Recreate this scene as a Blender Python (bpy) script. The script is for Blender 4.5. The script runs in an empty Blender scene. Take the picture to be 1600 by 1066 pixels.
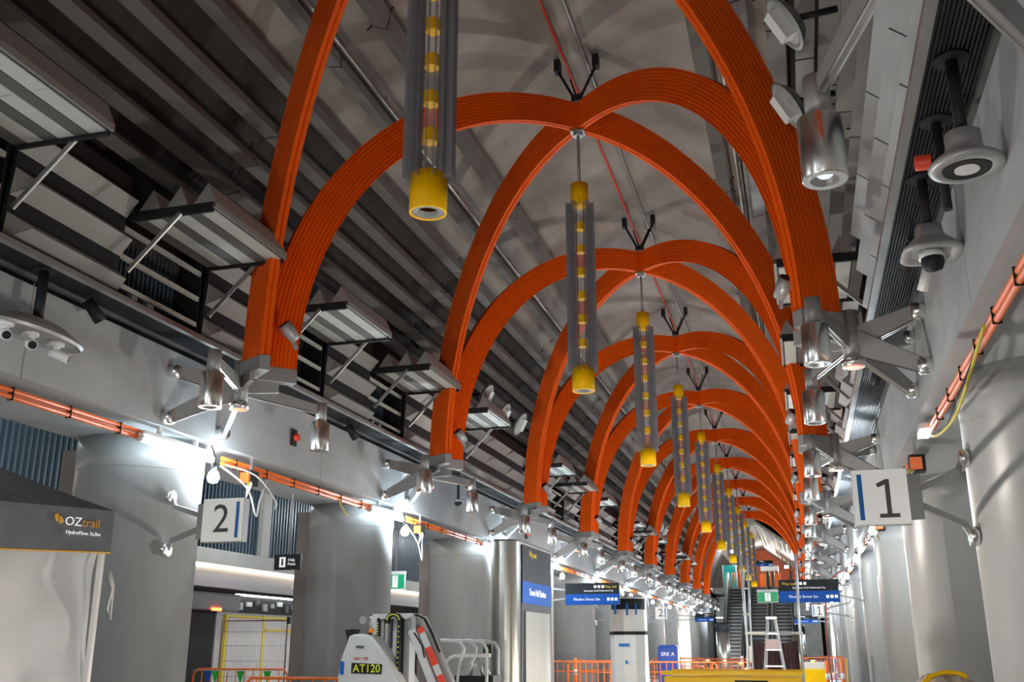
import bpy, bmesh, math, random
from math import sin, cos, pi, radians, sqrt, atan2
from mathutils import Vector, Matrix
random.seed(7)
S = bpy.context.scene
COL = S.collection
# ---------------------------------------------------------------- camera, world, exposure
cam_d = bpy.data.cameras.new('camera'); cam = bpy.data.objects.new('camera', cam_d); COL.objects.link(cam)
cam_d.sensor_width = 36; cam_d.sensor_fit = 'HORIZONTAL'; cam_d.lens = 36*1557/1600
cam.location = (2.607, 0, 1.5); cam.rotation_euler = (radians(90)+.297, 0, .275)
cam_d.clip_start = .05; cam_d.clip_end = 300
S.camera = cam
S.view_settings.view_transform = 'Standard'; S.view_settings.look = 'None'
S.view_settings.gamma = 1; S.view_settings.use_curve_mapping = False
S.view_settings.exposure = 1.5
w = bpy.data.worlds.new('world'); S.world = w; w.use_nodes = True
w.node_tree.nodes['Background'].inputs[0].default_value = (.6, .68, .75, 1)
w.node_tree.nodes['Background'].inputs[1].default_value = .25
TUBE_E, BULB_W, STRIP_E, FLOOD_W = 9, 19, 2.2, 165

# ---------------------------------------------------------------- materials
MATS = {}
def mat(name, col, rough=.5, metal=0, noise=0, nscale=3, col2=None, bump=0, bscale=30, emit=None, estr=0, coat=0, perf=0, wave=0, alpha=1, stretch=(1,1,1)):
    if name in MATS: return MATS[name]
    m = bpy.data.materials.new(name); m.use_nodes = True; nt = m.node_tree; b = nt.nodes['Principled BSDF']
    N = nt.nodes.new; L = nt.links.new
    c = (*col, 1)
    if name in('arch_orange_paint','sign_blue','sign_charcoal','lamp_yellow','orange_conduit','tank_yellow','black_metal'): b.inputs['Specular IOR Level'].default_value=.2
    b.inputs['Base Color'].default_value = c; b.inputs['Roughness'].default_value = rough; b.inputs['Metallic'].default_value = metal
    tc = N('ShaderNodeTexCoord')
    g = N('ShaderNodeNewGeometry')
    out = None
    if noise or col2:
        mp = N('ShaderNodeMapping'); mp.inputs['Scale'].default_value = stretch; L(g.outputs['Position'], mp.inputs['Vector'])
        t = N('ShaderNodeTexNoise'); t.inputs['Scale'].default_value = nscale; t.inputs['Detail'].default_value = 6; t.inputs['Roughness'].default_value = .6
        L(mp.outputs[0], t.inputs['Vector'])
        r = N('ShaderNodeMapRange'); r.inputs[1].default_value = .3; r.inputs[2].default_value = .7; L(t.outputs['Fac'], r.inputs[0])
        mx = N('ShaderNodeMix'); mx.data_type = 'RGBA'
        k = noise or .3
        c2 = (*col2, 1) if col2 else tuple(max(0, x*(1-k)) for x in col)+(1,)
        mx.inputs[6].default_value = c2; mx.inputs[7].default_value = c
        L(r.outputs[0], mx.inputs[0]); L(mx.outputs[2], b.inputs['Base Color']); out = mx.outputs[2]
        rr = N('ShaderNodeMapRange'); rr.inputs[3].default_value = min(1, rough*1.25); rr.inputs[4].default_value = rough*.8
        L(t.outputs['Fac'], rr.inputs[0]); L(rr.outputs[0], b.inputs['Roughness'])
    if perf:   # perforated sheet: small dark holes
        mp = N('ShaderNodeMapping'); mp.inputs['Scale'].default_value = (perf, perf, perf); L(g.outputs['Position'], mp.inputs['Vector'])
        v = N('ShaderNodeTexVoronoi'); v.inputs['Randomness'].default_value = 0; v.inputs['Scale'].default_value = 1
        L(mp.outputs[0], v.inputs['Vector'])
        r = N('ShaderNodeMapRange'); r.inputs[1].default_value = .33; r.inputs[2].default_value = .42; L(v.outputs['Distance'], r.inputs[0])
        mx = N('ShaderNodeMix'); mx.data_type = 'RGBA'; mx.inputs[6].default_value = tuple(x*.8 for x in col)+(1,)
        mx.inputs[7].default_value = c
        if out: L(out, mx.inputs[7])
        L(r.outputs[0], mx.inputs[0]); L(mx.outputs[2], b.inputs['Base Color'])
    if bump:
        t = N('ShaderNodeTexNoise'); t.inputs['Scale'].default_value = bscale; t.inputs['Detail'].default_value = 4; L(g.outputs['Position'], t.inputs['Vector'])
        bp = N('ShaderNodeBump'); bp.inputs['Strength'].default_value = bump; bp.inputs['Distance'].default_value = .02
        L(t.outputs['Fac'], bp.inputs['Height']); L(bp.outputs[0], b.inputs['Normal'])
    if emit: b.inputs['Emission Color'].default_value = (*emit, 1); b.inputs['Emission Strength'].default_value = estr
    if coat: b.inputs['Coat Weight'].default_value = coat
    if alpha < 1: b.inputs['Alpha'].default_value = alpha
    MATS[name] = m; return m
CONC = mat('beam_concrete', (.45,.475,.485), .55, noise=.32, nscale=1.1, bump=.25, bscale=5, stretch=(1,.5,1))
COLM = mat('column_paint', (.41,.42,.415), .33, noise=.22, nscale=1.3, bump=.1, bscale=4, stretch=(1.6,1.6,.35))
PIER = mat('pier_concrete', (.25,.22,.20), .7, noise=.3, nscale=1.5)
VAULT = mat('vault_shotcrete', (.38,.345,.31), .85, noise=.5, nscale=.55, bump=.3, bscale=2, stretch=(1,1,1))
FLOOR = mat('floor_stone', (.36,.36,.36), .45, noise=.2, nscale=2)
ORANGE = mat('arch_orange_paint', (.80,.098,.0), .55, noise=.10, nscale=4)
STEEL = mat('satin_steel', (.42,.42,.41), .38, metal=.75, noise=.15, nscale=6)
PAINTST = mat('grey_painted_steel', (.34,.34,.335), .42, metal=.25, noise=.12, nscale=5)
CHROME = mat('polished_steel', (.80,.80,.78), .24, metal=1, noise=.06, nscale=8)
BLACK = mat('black_metal', (.018,.018,.02), .5)
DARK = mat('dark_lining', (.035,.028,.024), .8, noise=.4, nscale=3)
RIBBED = mat('ribbed_black', (.02,.023,.028), .4, metal=.3)
BAFF = mat('baffle_perforated_grey', (.30,.295,.28), .45, metal=.25, noise=.1, nscale=2, perf=80)
BAFP = mat('baffle_plain_grey', (.27,.262,.25), .42, metal=.35, noise=.12, nscale=2)
PANELW = mat('panel_underside_pale', (.45,.46,.42), .5, noise=.12, nscale=4)
PANELD = mat('panel_underside_dark', (.10,.095,.085), .55, perf=50)
YEL = mat('lamp_yellow', (1,.56,.0), .5)
FINM = mat('smoked_acrylic', (.30,.31,.34), .12, alpha=.45)
GLASS = mat('clear_tube_acrylic', (.75,.75,.75), .05, alpha=.16)
TUBE = mat('tube_light_glow', (1,1,1), .5, emit=(.74,.90,1), estr=TUBE_E)
BULB = mat('bulb_glow', (1,1,1), .5, emit=(.93,.97,1), estr=60)
STRIPM = mat('led_strip_warm', (1,1,1), .5, emit=(1,.82,.55), estr=STRIP_E)
STRIPW = mat('led_strip_white', (1,1,1), .5, emit=(.92,.97,1), estr=STRIP_E)
LENS = mat('lamp_lens', (.75,.76,.78), .15, emit=(.8,.9,1), estr=.25)
LENSO = mat('orange_lens', (.8,.16,.05), .3, emit=(1,.2,.05), estr=.25)
COND = mat('orange_conduit', (.85,.17,.03), .38)
WHITE = mat('white_plastic', (.72,.72,.70), .35)
OFFW = mat('off_white_enamel', (.78,.77,.73), .35, noise=.08)
SIGNF = mat('sign_face_white', (.60,.60,.56), .35, emit=(1,1,.95), estr=.10)
GREYT = mat('dark_grey_letter', (.09,.09,.09), .5)
BLUE = mat('sign_blue', (.006,.075,.36), .6, emit=(.01,.1,.4), estr=.06)
BLUEL = mat('stripe_blue', (.0,.16,.55), .4)
NAVY = mat('sign_charcoal', (.018,.021,.026), .55)
TEXTW = mat('sign_text_white', (.8,.8,.8), .5, emit=(1,1,1), estr=.15)
TEXTY = mat('sign_text_yellow', (.8,.6,.03), .5)
GREEN = mat('exit_green', (.01,.22,.10), .4, emit=(.01,.5,.2), estr=.12)
TENTG = mat('tent_grey_fabric', (.155,.17,.19), .7, noise=.25, nscale=6, bump=.3, bscale=6)
TENTW = mat('tent_white_sheet', (.74,.76,.77), .55, noise=.10, nscale=3, bump=.9, bscale=3)
TENTY = mat('tent_orange_piping', (.8,.42,.06), .6)
CORR = mat('corrugated_bluegrey', (.07,.11,.14), .4, metal=.3)
FASC = mat('platform_fascia_grey', (.30,.29,.32), .4)
TRAIN = mat('train_panel_white', (.62,.60,.58), .4, noise=.08)
TRGREY = mat('train_roof_grey', (.26,.24,.25), .4)
YELS = mat('safety_yellow', (.80,.60,.02), .45)
YELT = mat('tank_yellow', (.98,.60,.0), .4, noise=.1)
RED = mat('red_plastic', (.7,.05,.02), .4)
REDL = mat('red_lamp', (.8,.04,.02), .4, emit=(1,.08,.02), estr=4)
ORB = mat('barrier_orange', (.85,.16,.02), .45)
BLUEP = mat('blue_plastic', (.01,.07,.45), .4)
TAPE = mat('blue_tape', (.0,.17,.55), .5)
LIFTW = mat('lift_white_paint', (.58,.60,.60), .35, noise=.1, nscale=4)
LIFTG = mat('lift_grey_steel', (.35,.36,.36), .4, metal=.3)
HIVIS = mat('hivis_yellow', (.75,.85,.02), .5)
GREENF = mat('flag_green', (.02,.45,.04), .6)
PLAST = mat('cloudy_plastic_sheet', (.55,.48,.40), .3, noise=.35, nscale=8, bump=.6, bscale=14)
STEP = mat('escalator_step_metal', (.24,.24,.24), .45, metal=.4)
MAROON = mat('maroon_hoarding', (.045,.012,.014), .6, noise=.4, nscale=6)
YCAB = mat('yellow_cable', (.65,.55,.05), .5)
WOODY = mat('far_warm_panel', (.45,.30,.2), .6, noise=.3)

# ---------------------------------------------------------------- mesh helpers
class MB:
    def __init__(s): s.v=[]; s.f=[]; s.sm=[]
    def add(s, vs, fs, sm=False, M=None):
        n=len(s.v); s.v += [tuple(M@Vector(v)) if M else tuple(v) for v in vs]
        s.f += [tuple(i+n for i in f) for f in fs]
        s.sm += (sm if isinstance(sm,list) else [sm]*len(fs)); return s
    def flat(s): s.sm=[False]*len(s.sm); return s
    def box(s, c, d, M=None, rz=0):
        x,y,z=[q/2 for q in d]
        R=Matrix.Rotation(rz,3,'Z')
        vs=[Vector(c)+R@Vector((sx*x,sy*y,sz*z)) for sx in(-1,1) for sy in(-1,1) for sz in(-1,1)]
        return s.add(vs,[(0,1,3,2),(4,6,7,5),(0,4,5,1),(2,3,7,6),(0,2,6,4),(1,5,7,3)],False,M)
    def bar(s, a, b, wd, ht, wd2=None, ht2=None, up=(0,0,1)):   # tapered rectangular bar
        a=Vector(a); b=Vector(b); d=(b-a).normalized(); u=Vector(up)
        if abs(d.dot(u))>.98: u=Vector((1,0,0))
        n=d.cross(u).normalized(); u=n.cross(d).normalized()
        wd2=wd if wd2 is None else wd2; ht2=ht if ht2 is None else ht2
        vs=[]
        for p,W,H in((a,wd,ht),(b,wd2,ht2)):
            vs+=[p-n*W/2-u*H/2,p+n*W/2-u*H/2,p+n*W/2+u*H/2,p-n*W/2+u*H/2]
        return s.add(vs,[(0,3,2,1),(4,5,6,7),(0,1,5,4),(1,2,6,5),(2,3,7,6),(3,0,4,7)])
    def tube(s, pts, r, n=10, caps=True):
        pts=[Vector(p) for p in pts]; rs=r if isinstance(r,(list,tuple)) else [r]*len(pts)
        base=len(s.v); vs=[]; prev=None
        for i,p in enumerate(pts):
            if i==0: d=pts[1]-p
            elif i==len(pts)-1: d=p-pts[i-1]
            else: d=(pts[i+1]-p).normalized()+(p-pts[i-1]).normalized()
            if d.length<1e-9: d=prev_d
            d=d.normalized(); prev_d=d
            if prev is None:
                u=Vector((0,0,1)) if abs(d.z)<.9 else Vector((1,0,0))
                u=(u-d*u.dot(d)).normalized()
            else: u=(prev-d*prev.dot(d)).normalized()
            prev=u; w_=d.cross(u)
            for k in range(n):
                t=2*pi*k/n; vs.append(p+(u*cos(t)+w_*sin(t))*rs[i])
        fs=[];sm=[]
        for i in range(len(pts)-1):
            for k in range(n):
                fs.append((i*n+k,i*n+(k+1)%n,(i+1)*n+(k+1)%n,(i+1)*n+k)); sm.append(True)
        if caps:
            fs.append(tuple(range(n))[::-1]); sm.append(False)
            fs.append(tuple((len(pts)-1)*n+k for k in range(n))); sm.append(False)
        return s.add(vs,fs,sm)
    def lathe(s, prof, c=(0,0,0), n=20, axis='Z', smooth=False, sx=1, sy=1):
        vs=[];fs=[]
        for r,z in prof:
            for k in range(n):
                t=2*pi*k/n; p=(r*cos(t)*sx,r*sin(t)*sy,z)
                if axis=='X': p=(p[2],p[0],p[1])
                if axis=='Y': p=(p[0],p[2],p[1])
                vs.append((p[0]+c[0],p[1]+c[1],p[2]+c[2]))
        for i in range(len(prof)-1):
            for k in range(n): fs.append((i*n+k,i*n+(k+1)%n,(i+1)*n+(k+1)%n,(i+1)*n+k))
        sm=[]
        for i in range(len(prof)-1):
            dz=abs(prof[i+1][1]-prof[i][1]); dr=abs(prof[i+1][0]-prof[i][0])
            sm += [smooth or dz>dr]*n
        if prof[0][0]>1e-6: fs.append(tuple(range(n))[::-1]); sm.append(False)
        if prof[-1][0]>1e-6: fs.append(tuple((len(prof)-1)*n+k for k in range(n))); sm.append(False)
        return s.add(vs,fs,sm)
    def prism(s, poly, a, b, axis='Y'):   # polygon (2D) extruded from a to b along axis; Y: (x,z)  X: (y,z)  Z: (x,y)
        n=len(poly); vs=[]
        for t in(a,b):
            for p in poly:
                vs.append({'Y':(p[0],t,p[1]),'X':(t,p[0],p[1]),'Z':(p[0],p[1],t)}[axis])
        fs=[(i,(i+1)%n,n+(i+1)%n,n+i) for i in range(n)]+[tuple(range(n))[::-1],tuple(range(n,2*n))]
        return s.add(vs,fs)
    def build(s, name, m, parent=None, bevel=0):
        me=bpy.data.meshes.new(name); me.from_pydata(s.v,[],s.f); me.validate()
        bm=bmesh.new(); bm.from_mesh(me); bmesh.ops.recalc_face_normals(bm,faces=bm.faces); 
        if bevel: bmesh.ops.bevel(bm,geom=[e for e in bm.edges if e.is_manifold and e.calc_face_angle(0)>.5],offset=bevel,segments=2,affect='EDGES',profile=.6)
        bm.to_mesh(me); bm.free()
        if not bevel and len(me.polygons)==len(s.sm): me.polygons.foreach_set('use_smooth',s.sm)
        me.materials.append(m)
        o=bpy.data.objects.new(name,me); COL.objects.link(o)
        if parent: o.parent=parent
        return o
def ridged(mb, x0, x1, y, z0, z1, pitch, depth, sgn, axis='X'):
    pass
def tag(o, label=None, cat=None, group=None, kind=None):
    if label: o['label']=label
    if cat: o['category']=cat
    if group: o['group']=group
    if kind: o['kind']=kind
    return o
def thing(name, label, cat, loc=(0,0,0), group=None, rz=0):
    o=bpy.data.objects.new(name,None); o.empty_display_size=.2; COL.objects.link(o); o.location=loc; o.rotation_euler=(0,0,rz)
    return tag(o,label,cat,group)
KIDS={}
def kids(o):
    return [c for c in COL.objects if c.parent==o]
def dup(root, loc, label, tree=None):
    r=root.copy(); COL.objects.link(r); r.location=loc; r['label']=label
    for ch, gs in tree:
        c=ch.copy(); COL.objects.link(c); c.parent=r
        for g in gs:
            d=g.copy(); COL.objects.link(d); d.parent=c
    return r
def tree_of(root):
    ks=kids(root); return [(k,kids(k)) for k in ks]
def struct(name, mb, m, bevel=0):
    return tag(mb.build(name,m,None,bevel),kind='structure')
def text(name, body, size, loc, rot, m, parent, ext=.002, align='CENTER', sx=1):
    cu=bpy.data.curves.new(name,'FONT'); cu.body=body; cu.size=size; cu.extrude=ext; cu.align_x=align; cu.align_y='CENTER'; cu.resolution_u=3
    t=bpy.data.objects.new(name,cu); COL.objects.link(t)
    bpy.context.view_layer.update()
    me=bpy.data.meshes.new_from_object(t.evaluated_get(bpy.context.evaluated_depsgraph_get()))
    bpy.data.objects.remove(t); me.materials.clear(); me.materials.append(m)
    o=bpy.data.objects.new(name,me); COL.objects.link(o); o.parent=parent; o.location=loc; o.rotation_euler=rot; o.scale=(sx,1,1)
    return o
ORD=['nearest','second','third','fourth','fifth','sixth','seventh','eighth','ninth','tenth','eleventh','twelfth','thirteenth','fourteenth','fifteenth']
def nth(i): return ORD[i]+' from the camera' if i else 'nearest the camera'
SIDE={-1:'left',1:'right'}
FACE=(radians(90),0,0)     # text that faces the camera (towards -Y)

# ---------------------------------------------------------------- the setting
Y0,Y1,YE=-14,66,100
BX=3.87
struct('floor', MB().box((0,(Y0+YE)/2,-.1),(24,YE-Y0,.2)), FLOOR)
for s in(-1,1):
    nm=SIDE[s]
    # long concrete beam over the column row
    zb=3.765 if s<0 else 3.70
    struct('wall_%s'%nm, MB().prism([(s*BX,zb),(s*5.25,zb),(s*5.25,5.3),(s*4.25,5.3),(s*4.25,4.62),(s*BX,4.62)],Y0,YE), CONC)
    mb=MB()
    for k in range(-2,15):   # movement joints in the beam face
        mb.box((s*(BX+.001),12.9+5.9*k,4.2),(.004,.012,.9))
    struct('trim_%d'%(1 if s<0 else 2), mb, PIER)
    # ribbed dark soffit strip between beam and baffles, with steel channels
    mb=MB(); x=3.545
    while x<3.85: mb.box((s*x,(Y0+YE)/2,4.725),(.012,YE-Y0,.03)); x+=.0245
    mb.box((s*3.70,(Y0+YE)/2,4.755),(.36,YE-Y0,.04))
    struct('trim_%d'%(3 if s<0 else 4), mb, RIBBED)
    mb=MB().box((s*3.50,(Y0+YE)/2,4.715),(.065,YE-Y0,.05)).box((s*3.895,(Y0+YE)/2,4.715),(.055,YE-Y0,.05))
    struct('trim_%d'%(5 if s<0 else 6), mb, STEEL)
    struct('trim_%d'%(7 if s<0 else 8), MB().box((s*4.1,(Y0+YE)/2,4.80),(.26,YE-Y0,.3)), BLACK)
    # side cavern: platform ceiling, screen wall
    struct('ceiling_%s_platform'%nm, MB().box((s*7.6,(Y0+YE)/2,5.2),(4.8,YE-Y0,.2)), DARK)
    mb=MB(); y=Y0
    while y<68:
        mb.box((s*9.0,y+.05,4.15),(.09,.05,1.5)); y+=.135
    struct('wall_%s_corrugated'%nm, mb, CORR)
    struct('wall_%s_upper'%nm, MB().box((s*9.12,(Y0+YE)/2,4.15),(.1,YE-Y0,1.56)), BLACK)
    struct('wall_%s_fascia'%nm, MB().box((s*8.98,(Y0+YE)/2,3.25),(.2,YE-Y0,.30)), PANELW)
    struct('wall_%s_header'%nm, MB().box((s*9.1,(Y0+YE)/2,2.85),(.2,YE-Y0,.38)), FASC)
    struct('trim_%d'%(9 if s<0 else 10), MB().box((s*8.95,(Y0+80)/2,3.06),(.12,80-Y0,.045)), STRIPM)
    struct('wall_%s_screen'%nm, MB().box((s*10.6,(Y0+YE)/2,1.6),(.2,YE-Y0,3.2)), DARK)
struct('wall_back', MB().box((0,Y0,5),(24,.2,10.4)), CONC)
struct('wall_front', MB().box((0,YE,5),(24,.2,10.4)), WOODY)
# vault: elliptical shell
def vault(name, a, b, zc, t0, t1, th, m, y0=Y0, y1=YE, n=40):
    mb=MB(); poly=[]
    for i in range(n+1):
        t=t0+(t1-t0)*i/n; poly.append((-a*cos(t), zc+b*sin(t)))
    for i in range(n,-1,-1):
        t=t0+(t1-t0)*i/n; poly.append((-(a+th)*cos(t), zc+(b+th)*sin(t)))
    vs=[];fs=[];N=len(poly)
    for y in(y0,y1):
        for p in poly: vs.append((p[0],y,p[1]))
    fs=[(i,(i+1)%N,N+(i+1)%N,N+i) for i in range(N)]
    return mb.add(vs,fs,False)
struct('ceiling', vault('ceiling',4.15,5.38,4.6,radians(4),radians(176),.25,VAULT), VAULT)
for s in(-1,1):
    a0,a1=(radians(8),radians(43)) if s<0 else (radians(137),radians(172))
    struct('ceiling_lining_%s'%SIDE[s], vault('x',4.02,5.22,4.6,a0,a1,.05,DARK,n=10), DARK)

# ---------------------------------------------------------------- columns
LCY=[-1.6]+[10+5.88*k for k in range(14)]; RCY=[-2.7,3.2]+[9.05+5.87*k for k in range(14)]
def column_proto(s):
    t=thing('column','','column'); mb=MB()
    mb.lathe([(.71,0),(.71,3.40),(.716,3.405),(.716,3.70 if s>0 else 3.765)],n=48); mb.build('shaft',COLM,t)
    MB().lathe([(.73,0),(.73,.12),(.712,.125)],n=48).build('base_ring',STEEL,t)
    MB().box((s*.62,-.05,1.845),(.5,.5,3.69)).build('rear_pier',PIER,t)
    return t
for s,ys in((-1,LCY),(1,RCY)):
    p=None
    j=0
    for i,y in enumerate(ys):
        vis = y>7
        lab='round grey column of the %s row, %s'%(SIDE[s], nth(j) if vis else 'standing beside the camera')
        if p is None: p=column_proto(s); tr=tree_of(p); p.location=(s*4.735,y,0); p['label']=lab; p['group']='columns under the %s beam'%SIDE[s]; p['category']='column'
        else: dup(p,(s*4.735,y,0),lab,tr)
        if vis: j+=1

# ---------------------------------------------------------------- orange crossing arches
DEPTH=.42; ZF=4.5; HT=8.69-ZF
def rib_mesh(sx, sy, gro=9):
    # from the foot to the apex at (0,0); sx side, sy = -1 foot nearer the camera, +1 foot further away
    F=Vector((sx*2.78,2.46 if sy>0 else -2.86,0)); L=sqrt(F.x**2+F.y**2); h=-F/L                       # horizontal unit towards the apex
    n=Vector((h.y,-h.x,0)); 
    # outside = side of the rib facing away from the neighbouring rib at the same foot (towards -/+Y)
    if n.y*(-sy)<0: n=-n
    prof=[]  # (lateral, radial depth)
    def side(a,b,nn,bulge):
        a=Vector(a);b=Vector(b);d=b-a;q=Vector((-d.y,d.x)).normalized()*bulge;o=[]
        for i in range(nn):
            t0=(i+.30)/nn;t1=(i+.5)/nn;t2=(i+.70)/nn
            o+=[a+d*t0,a+d*t1+q*.013,a+d*t2]
        return o
    A=(-.055,0);B=(-.055,DEPTH);C=(.12,DEPTH);D=(.055,0)
    poly=[Vector(A)]+side(A,B,gro,-1)+[Vector(B),Vector(C)]+side(C,D,gro,-1)+[Vector(D),Vector((.012,0)),Vector((0,.02)),Vector((-.012,0))]
    SEG=34; vs=[];N=len(poly); E=1.0
    for i in range(SEG+1):
        t=i/SEG
        ph=t*pi/2
        if t==0: c=Vector((F.x,F.y,ZF)); rad=-h.copy()
        x=(1-cos(ph)); z=sin(ph)
        c=F+h*(L-.05)*x; c.z=ZF+HT*z
        rad=(-h*cos(ph)*HT+Vector((0,0,1))*sin(ph)*L); rad.normalize()
        for p in poly: vs.append(c+n*p.x+rad*p.y)
    fs=[(i*N+k,i*N+(k+1)%N,(i+1)*N+(k+1)%N,(i+1)*N+k) for i in range(SEG) for k in range(N)]
    fs+=[tuple(range(N))[::-1],tuple(SEG*N+k for k in range(N))]
    sm=[False]*len(fs)
    mb=MB().add([v for v in vs],fs,sm)
    shoe=MB()
    b=F.copy(); b.z=ZF
    q=[b+n*x-h*y for x,y in((-.06,-.01),(-.06,DEPTH+.02),(.135,DEPTH+.02),(.06,-.01))]
    vs=[v+Vector((0,0,.01)) for v in q]+[v-Vector((0,0,.15)) for v in q]
    shoe.add(vs,[(0,1,2,3),(7,6,5,4),(0,4,5,1),(1,5,6,2),(2,6,7,3),(3,7,4,0)])
    return mb,shoe,b
def arch_proto():
    t=thing('arch_frame','','arch')
    for sx in(-1,1):
        for sy in(-1,1):
            m,sh,b=rib_mesh(sx,sy); r=m.build('rib',ORANGE,t); sh.build('shoe',PAINTST,r,)
    MB().box((0,0,8.93),(.10,.10,.50)).box((0,0,8.66),(.2,.2,.03)).lathe([(.07,8.60),(.07,8.66)],n=16).build('apex_post',STEEL,t)
    h=MB()
    for sx in(-1,1):
        h.tube([(sx*.03,0,9.2),(sx*.28,.0,9.72)],.022,8); h.box((sx*.29,0,9.80),(.09,.14,.2)); h.tube([(0,0,9.2),(sx*.16,.3,9.75)],.014,6)
    h.box((0,0,9.22),(.16,.12,.10)); h.build('hanger',BLACK,t)
    return t
p=arch_proto(); tr=tree_of(p); NA=10
for k in range(-1,NA):
    lab='orange ribbed crossing arch, %s'%(nth(k) if k>0 else ('nearest the camera, its crossing above the frame' if k==0 else 'over the camera'))
    if k==-1: p.location=(0,6.79-6,0); p['label']=lab; p['group']='orange arches under the vault'
    else: dup(p,(0,6.79+6*k,0),lab,tr)

# ---------------------------------------------------------------- pendant lamps
def pendant_proto():
    t=thing('pendant_lamp','','lamp',group='yellow finned pendant lamps')
    # local z=0 at the bottom of the lamp
    MB().lathe([(.130,.05),(.130,.28),(.02,.30),(.02,.325),(.150,.325),(.150,.0),(.144,-.003),(.133,-.003),(.130,.05)],n=40).build('end_cap',YEL,t)
    MB().lathe([(.085,.20),(.085,.006),(.127,.006),(.128,.20)],n=32).build('reflector',PAINTST,t); MB().lathe([(.0,.20),(.127,.20),(.127,.22),(.0,.22)],n=24).build('inner_baffle',BLACK,t)
    MB().lathe([(.125,3.05),(.125,2.80),(.09,2.70),(.07,2.70)],n=24).build('top_cap',YEL,t)
    MB().tube([(0,0,3.04),(0,0,3.86)],.022,10).build('rod',STEEL,t)
    MB().lathe([(.052,.32),(.052,2.72)],n=16).build('tube',GLASS,t)
    NT=7; z0=.34; dz=.345
    for i in range(NT):
        f=MB(); c=MB()
        zb=z0+dz*i
        for j in range(18):
            a=radians(-79)+2*pi*j/18; off=.0 if j%2 else .018
            r0,r1=.122,(.205 if j%3 else .228)
            d=Vector((cos(a),sin(a),0)); nn=Vector((-sin(a),cos(a),0))*.003
            zz0=zb-.03+off*2-(.05 if i==0 else 0); zz1=zb+dz-.03+off*2
            f.add([d*r0-nn+Vector((0,0,zz0)),d*r0+nn+Vector((0,0,zz0)),d*r1+nn+Vector((0,0,zz0)),d*r1-nn+Vector((0,0,zz0)),
                   d*r0-nn+Vector((0,0,zz1)),d*r0+nn+Vector((0,0,zz1)),d*r1+nn+Vector((0,0,zz1)),d*r1-nn+Vector((0,0,zz1))],
                  [(0,3,2,1),(4,5,6,7),(0,1,5,4),(1,2,6,5),(2,3,7,6),(3,0,4,7)])
        f.build('fin_tier',FINM,t)
        if i: MB().lathe([(.07,zb-.065),(.07,zb+.045)],n=6).flat().build('spacer_block',YEL,t)
    return t
p=pendant_proto(); tr=tree_of(p)
for k in range(0,NA):
    lab='yellow capped pendant lamp with clear fins, %s'%nth(k)
    if k==0: p.location=(0,6.79,4.776); p['label']=lab
    else: dup(p,(0,6.79+6*k,4.776),lab,tr)

# ---------------------------------------------------------------- star brackets on the beams
def arm(mb,a,b,w0=.05,h0=.23,w1=.045,h1=.13): mb.bar(a,b,w0,h0,w1,h1)
def estrip(par,a,b,w0,h0,w1,h1):
    a=Vector(a);b=Vector(b);d=(b-a).normalized();n=d.cross(Vector((0,0,1))).normalized();u=n.cross(d).normalized()
    mb=MB()
    for q in(-1,1): mb.bar(a+n*q*(w0/2-.004)-u*(h0/2+.002),b+n*q*(w1/2-.004)-u*(h1/2+.002),.013,.012)
    mb.build('edge_trim',CHROME,par)
def star_proto(s):
    t=thing('star_bracket','','bracket',group='steel star brackets along the %s beam'%SIDE[s])
    # local origin: hub centre (world s*3.25, foot Y, 4.28)
    MB().lathe([(.085,-.2),(.085,.28)],n=24).build('hub',PAINTST,t)
    h=MB().lathe([(.105,-.27),(.11,-.2),(.085,-.19)],n=24).build('hub_ring',CHROME,t)
    MB().lathe([(.085,-.275),(.085,-.26)],n=20).build('lens',LENSO,h)
    for dy,z,q in((-.42,.10,0),(-.46,-.42,1),(.45,.10,2),(.62,-.38,3)):
        px=s*.56
        mb=MB(); arm(mb,(s*.05,dy*.1,.0 if z>0 else -.05),(px,dy,z)); a=mb.build('wall_arm',PAINTST,t,bevel=.006); estrip(a,(s*.05,dy*.1,.0 if z>0 else -.05),(px,dy,z),.05,.23,.045,.13)
        MB().lathe([(.06,0),(.078,.02),(.078,.13),(.06,.145)],c=(s*.5 if s>0 else -.645,dy,z),n=18,axis='X').build('wall_pad',CHROME,a)
    for dy in(-.28,.30):
        mb=MB(); arm(mb,(-s*.03,dy*.15,.02),(-s*.30,dy,.05),.06,.2,.06,.16); mb.build('foot_arm',PAINTST,t,bevel=.006)
    for dy,dz in((-1.12,-.02),(1.28,-.02)):
        mb=MB(); arm(mb,(-s*.05,dy*.08,-.02),(-s*.34,dy*.93,dz),.05,.17,.045,.10); a=mb.build('lamp_arm',PAINTST,t,bevel=.006); estrip(a,(-s*.05,dy*.08,-.02),(-s*.34,dy*.93,dz),.05,.17,.045,.10)
        c=(-s*.36,dy,0)
        MB().lathe([(.068,-.17),(.068,.07)],c=c,n=24).build('collar',PAINTST,a)
        d=MB().lathe([(.070,-.47),(.074,-.52),(.110,-.52),(.115,-.512),(.115,-.18),(.108,-.17),(.06,-.17)],c=c,n=32).build('downlight',CHROME,t)
        MB().lathe([(.0,-.505),(.03,-.50),(.045,-.485),(.05,-.475),(.0,-.47)],c=c,n=20).build('lens',LENS,d)
    return t
for s in(-1,1):
    p=star_proto(s); tr=tree_of(p)
    for k in range(-1,NA+1):
        kk=k if s<0 else k+1
        lab='steel star bracket with two drum downlights on the %s beam, %s'%(SIDE[s], nth(kk) if kk>=0 else 'beside the camera')
        loc=(s*3.25,9.58+6*k,4.28)
        if k==-1: p.location=loc; p['label']=lab
        else: dup(p,loc,lab,tr)

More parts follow.
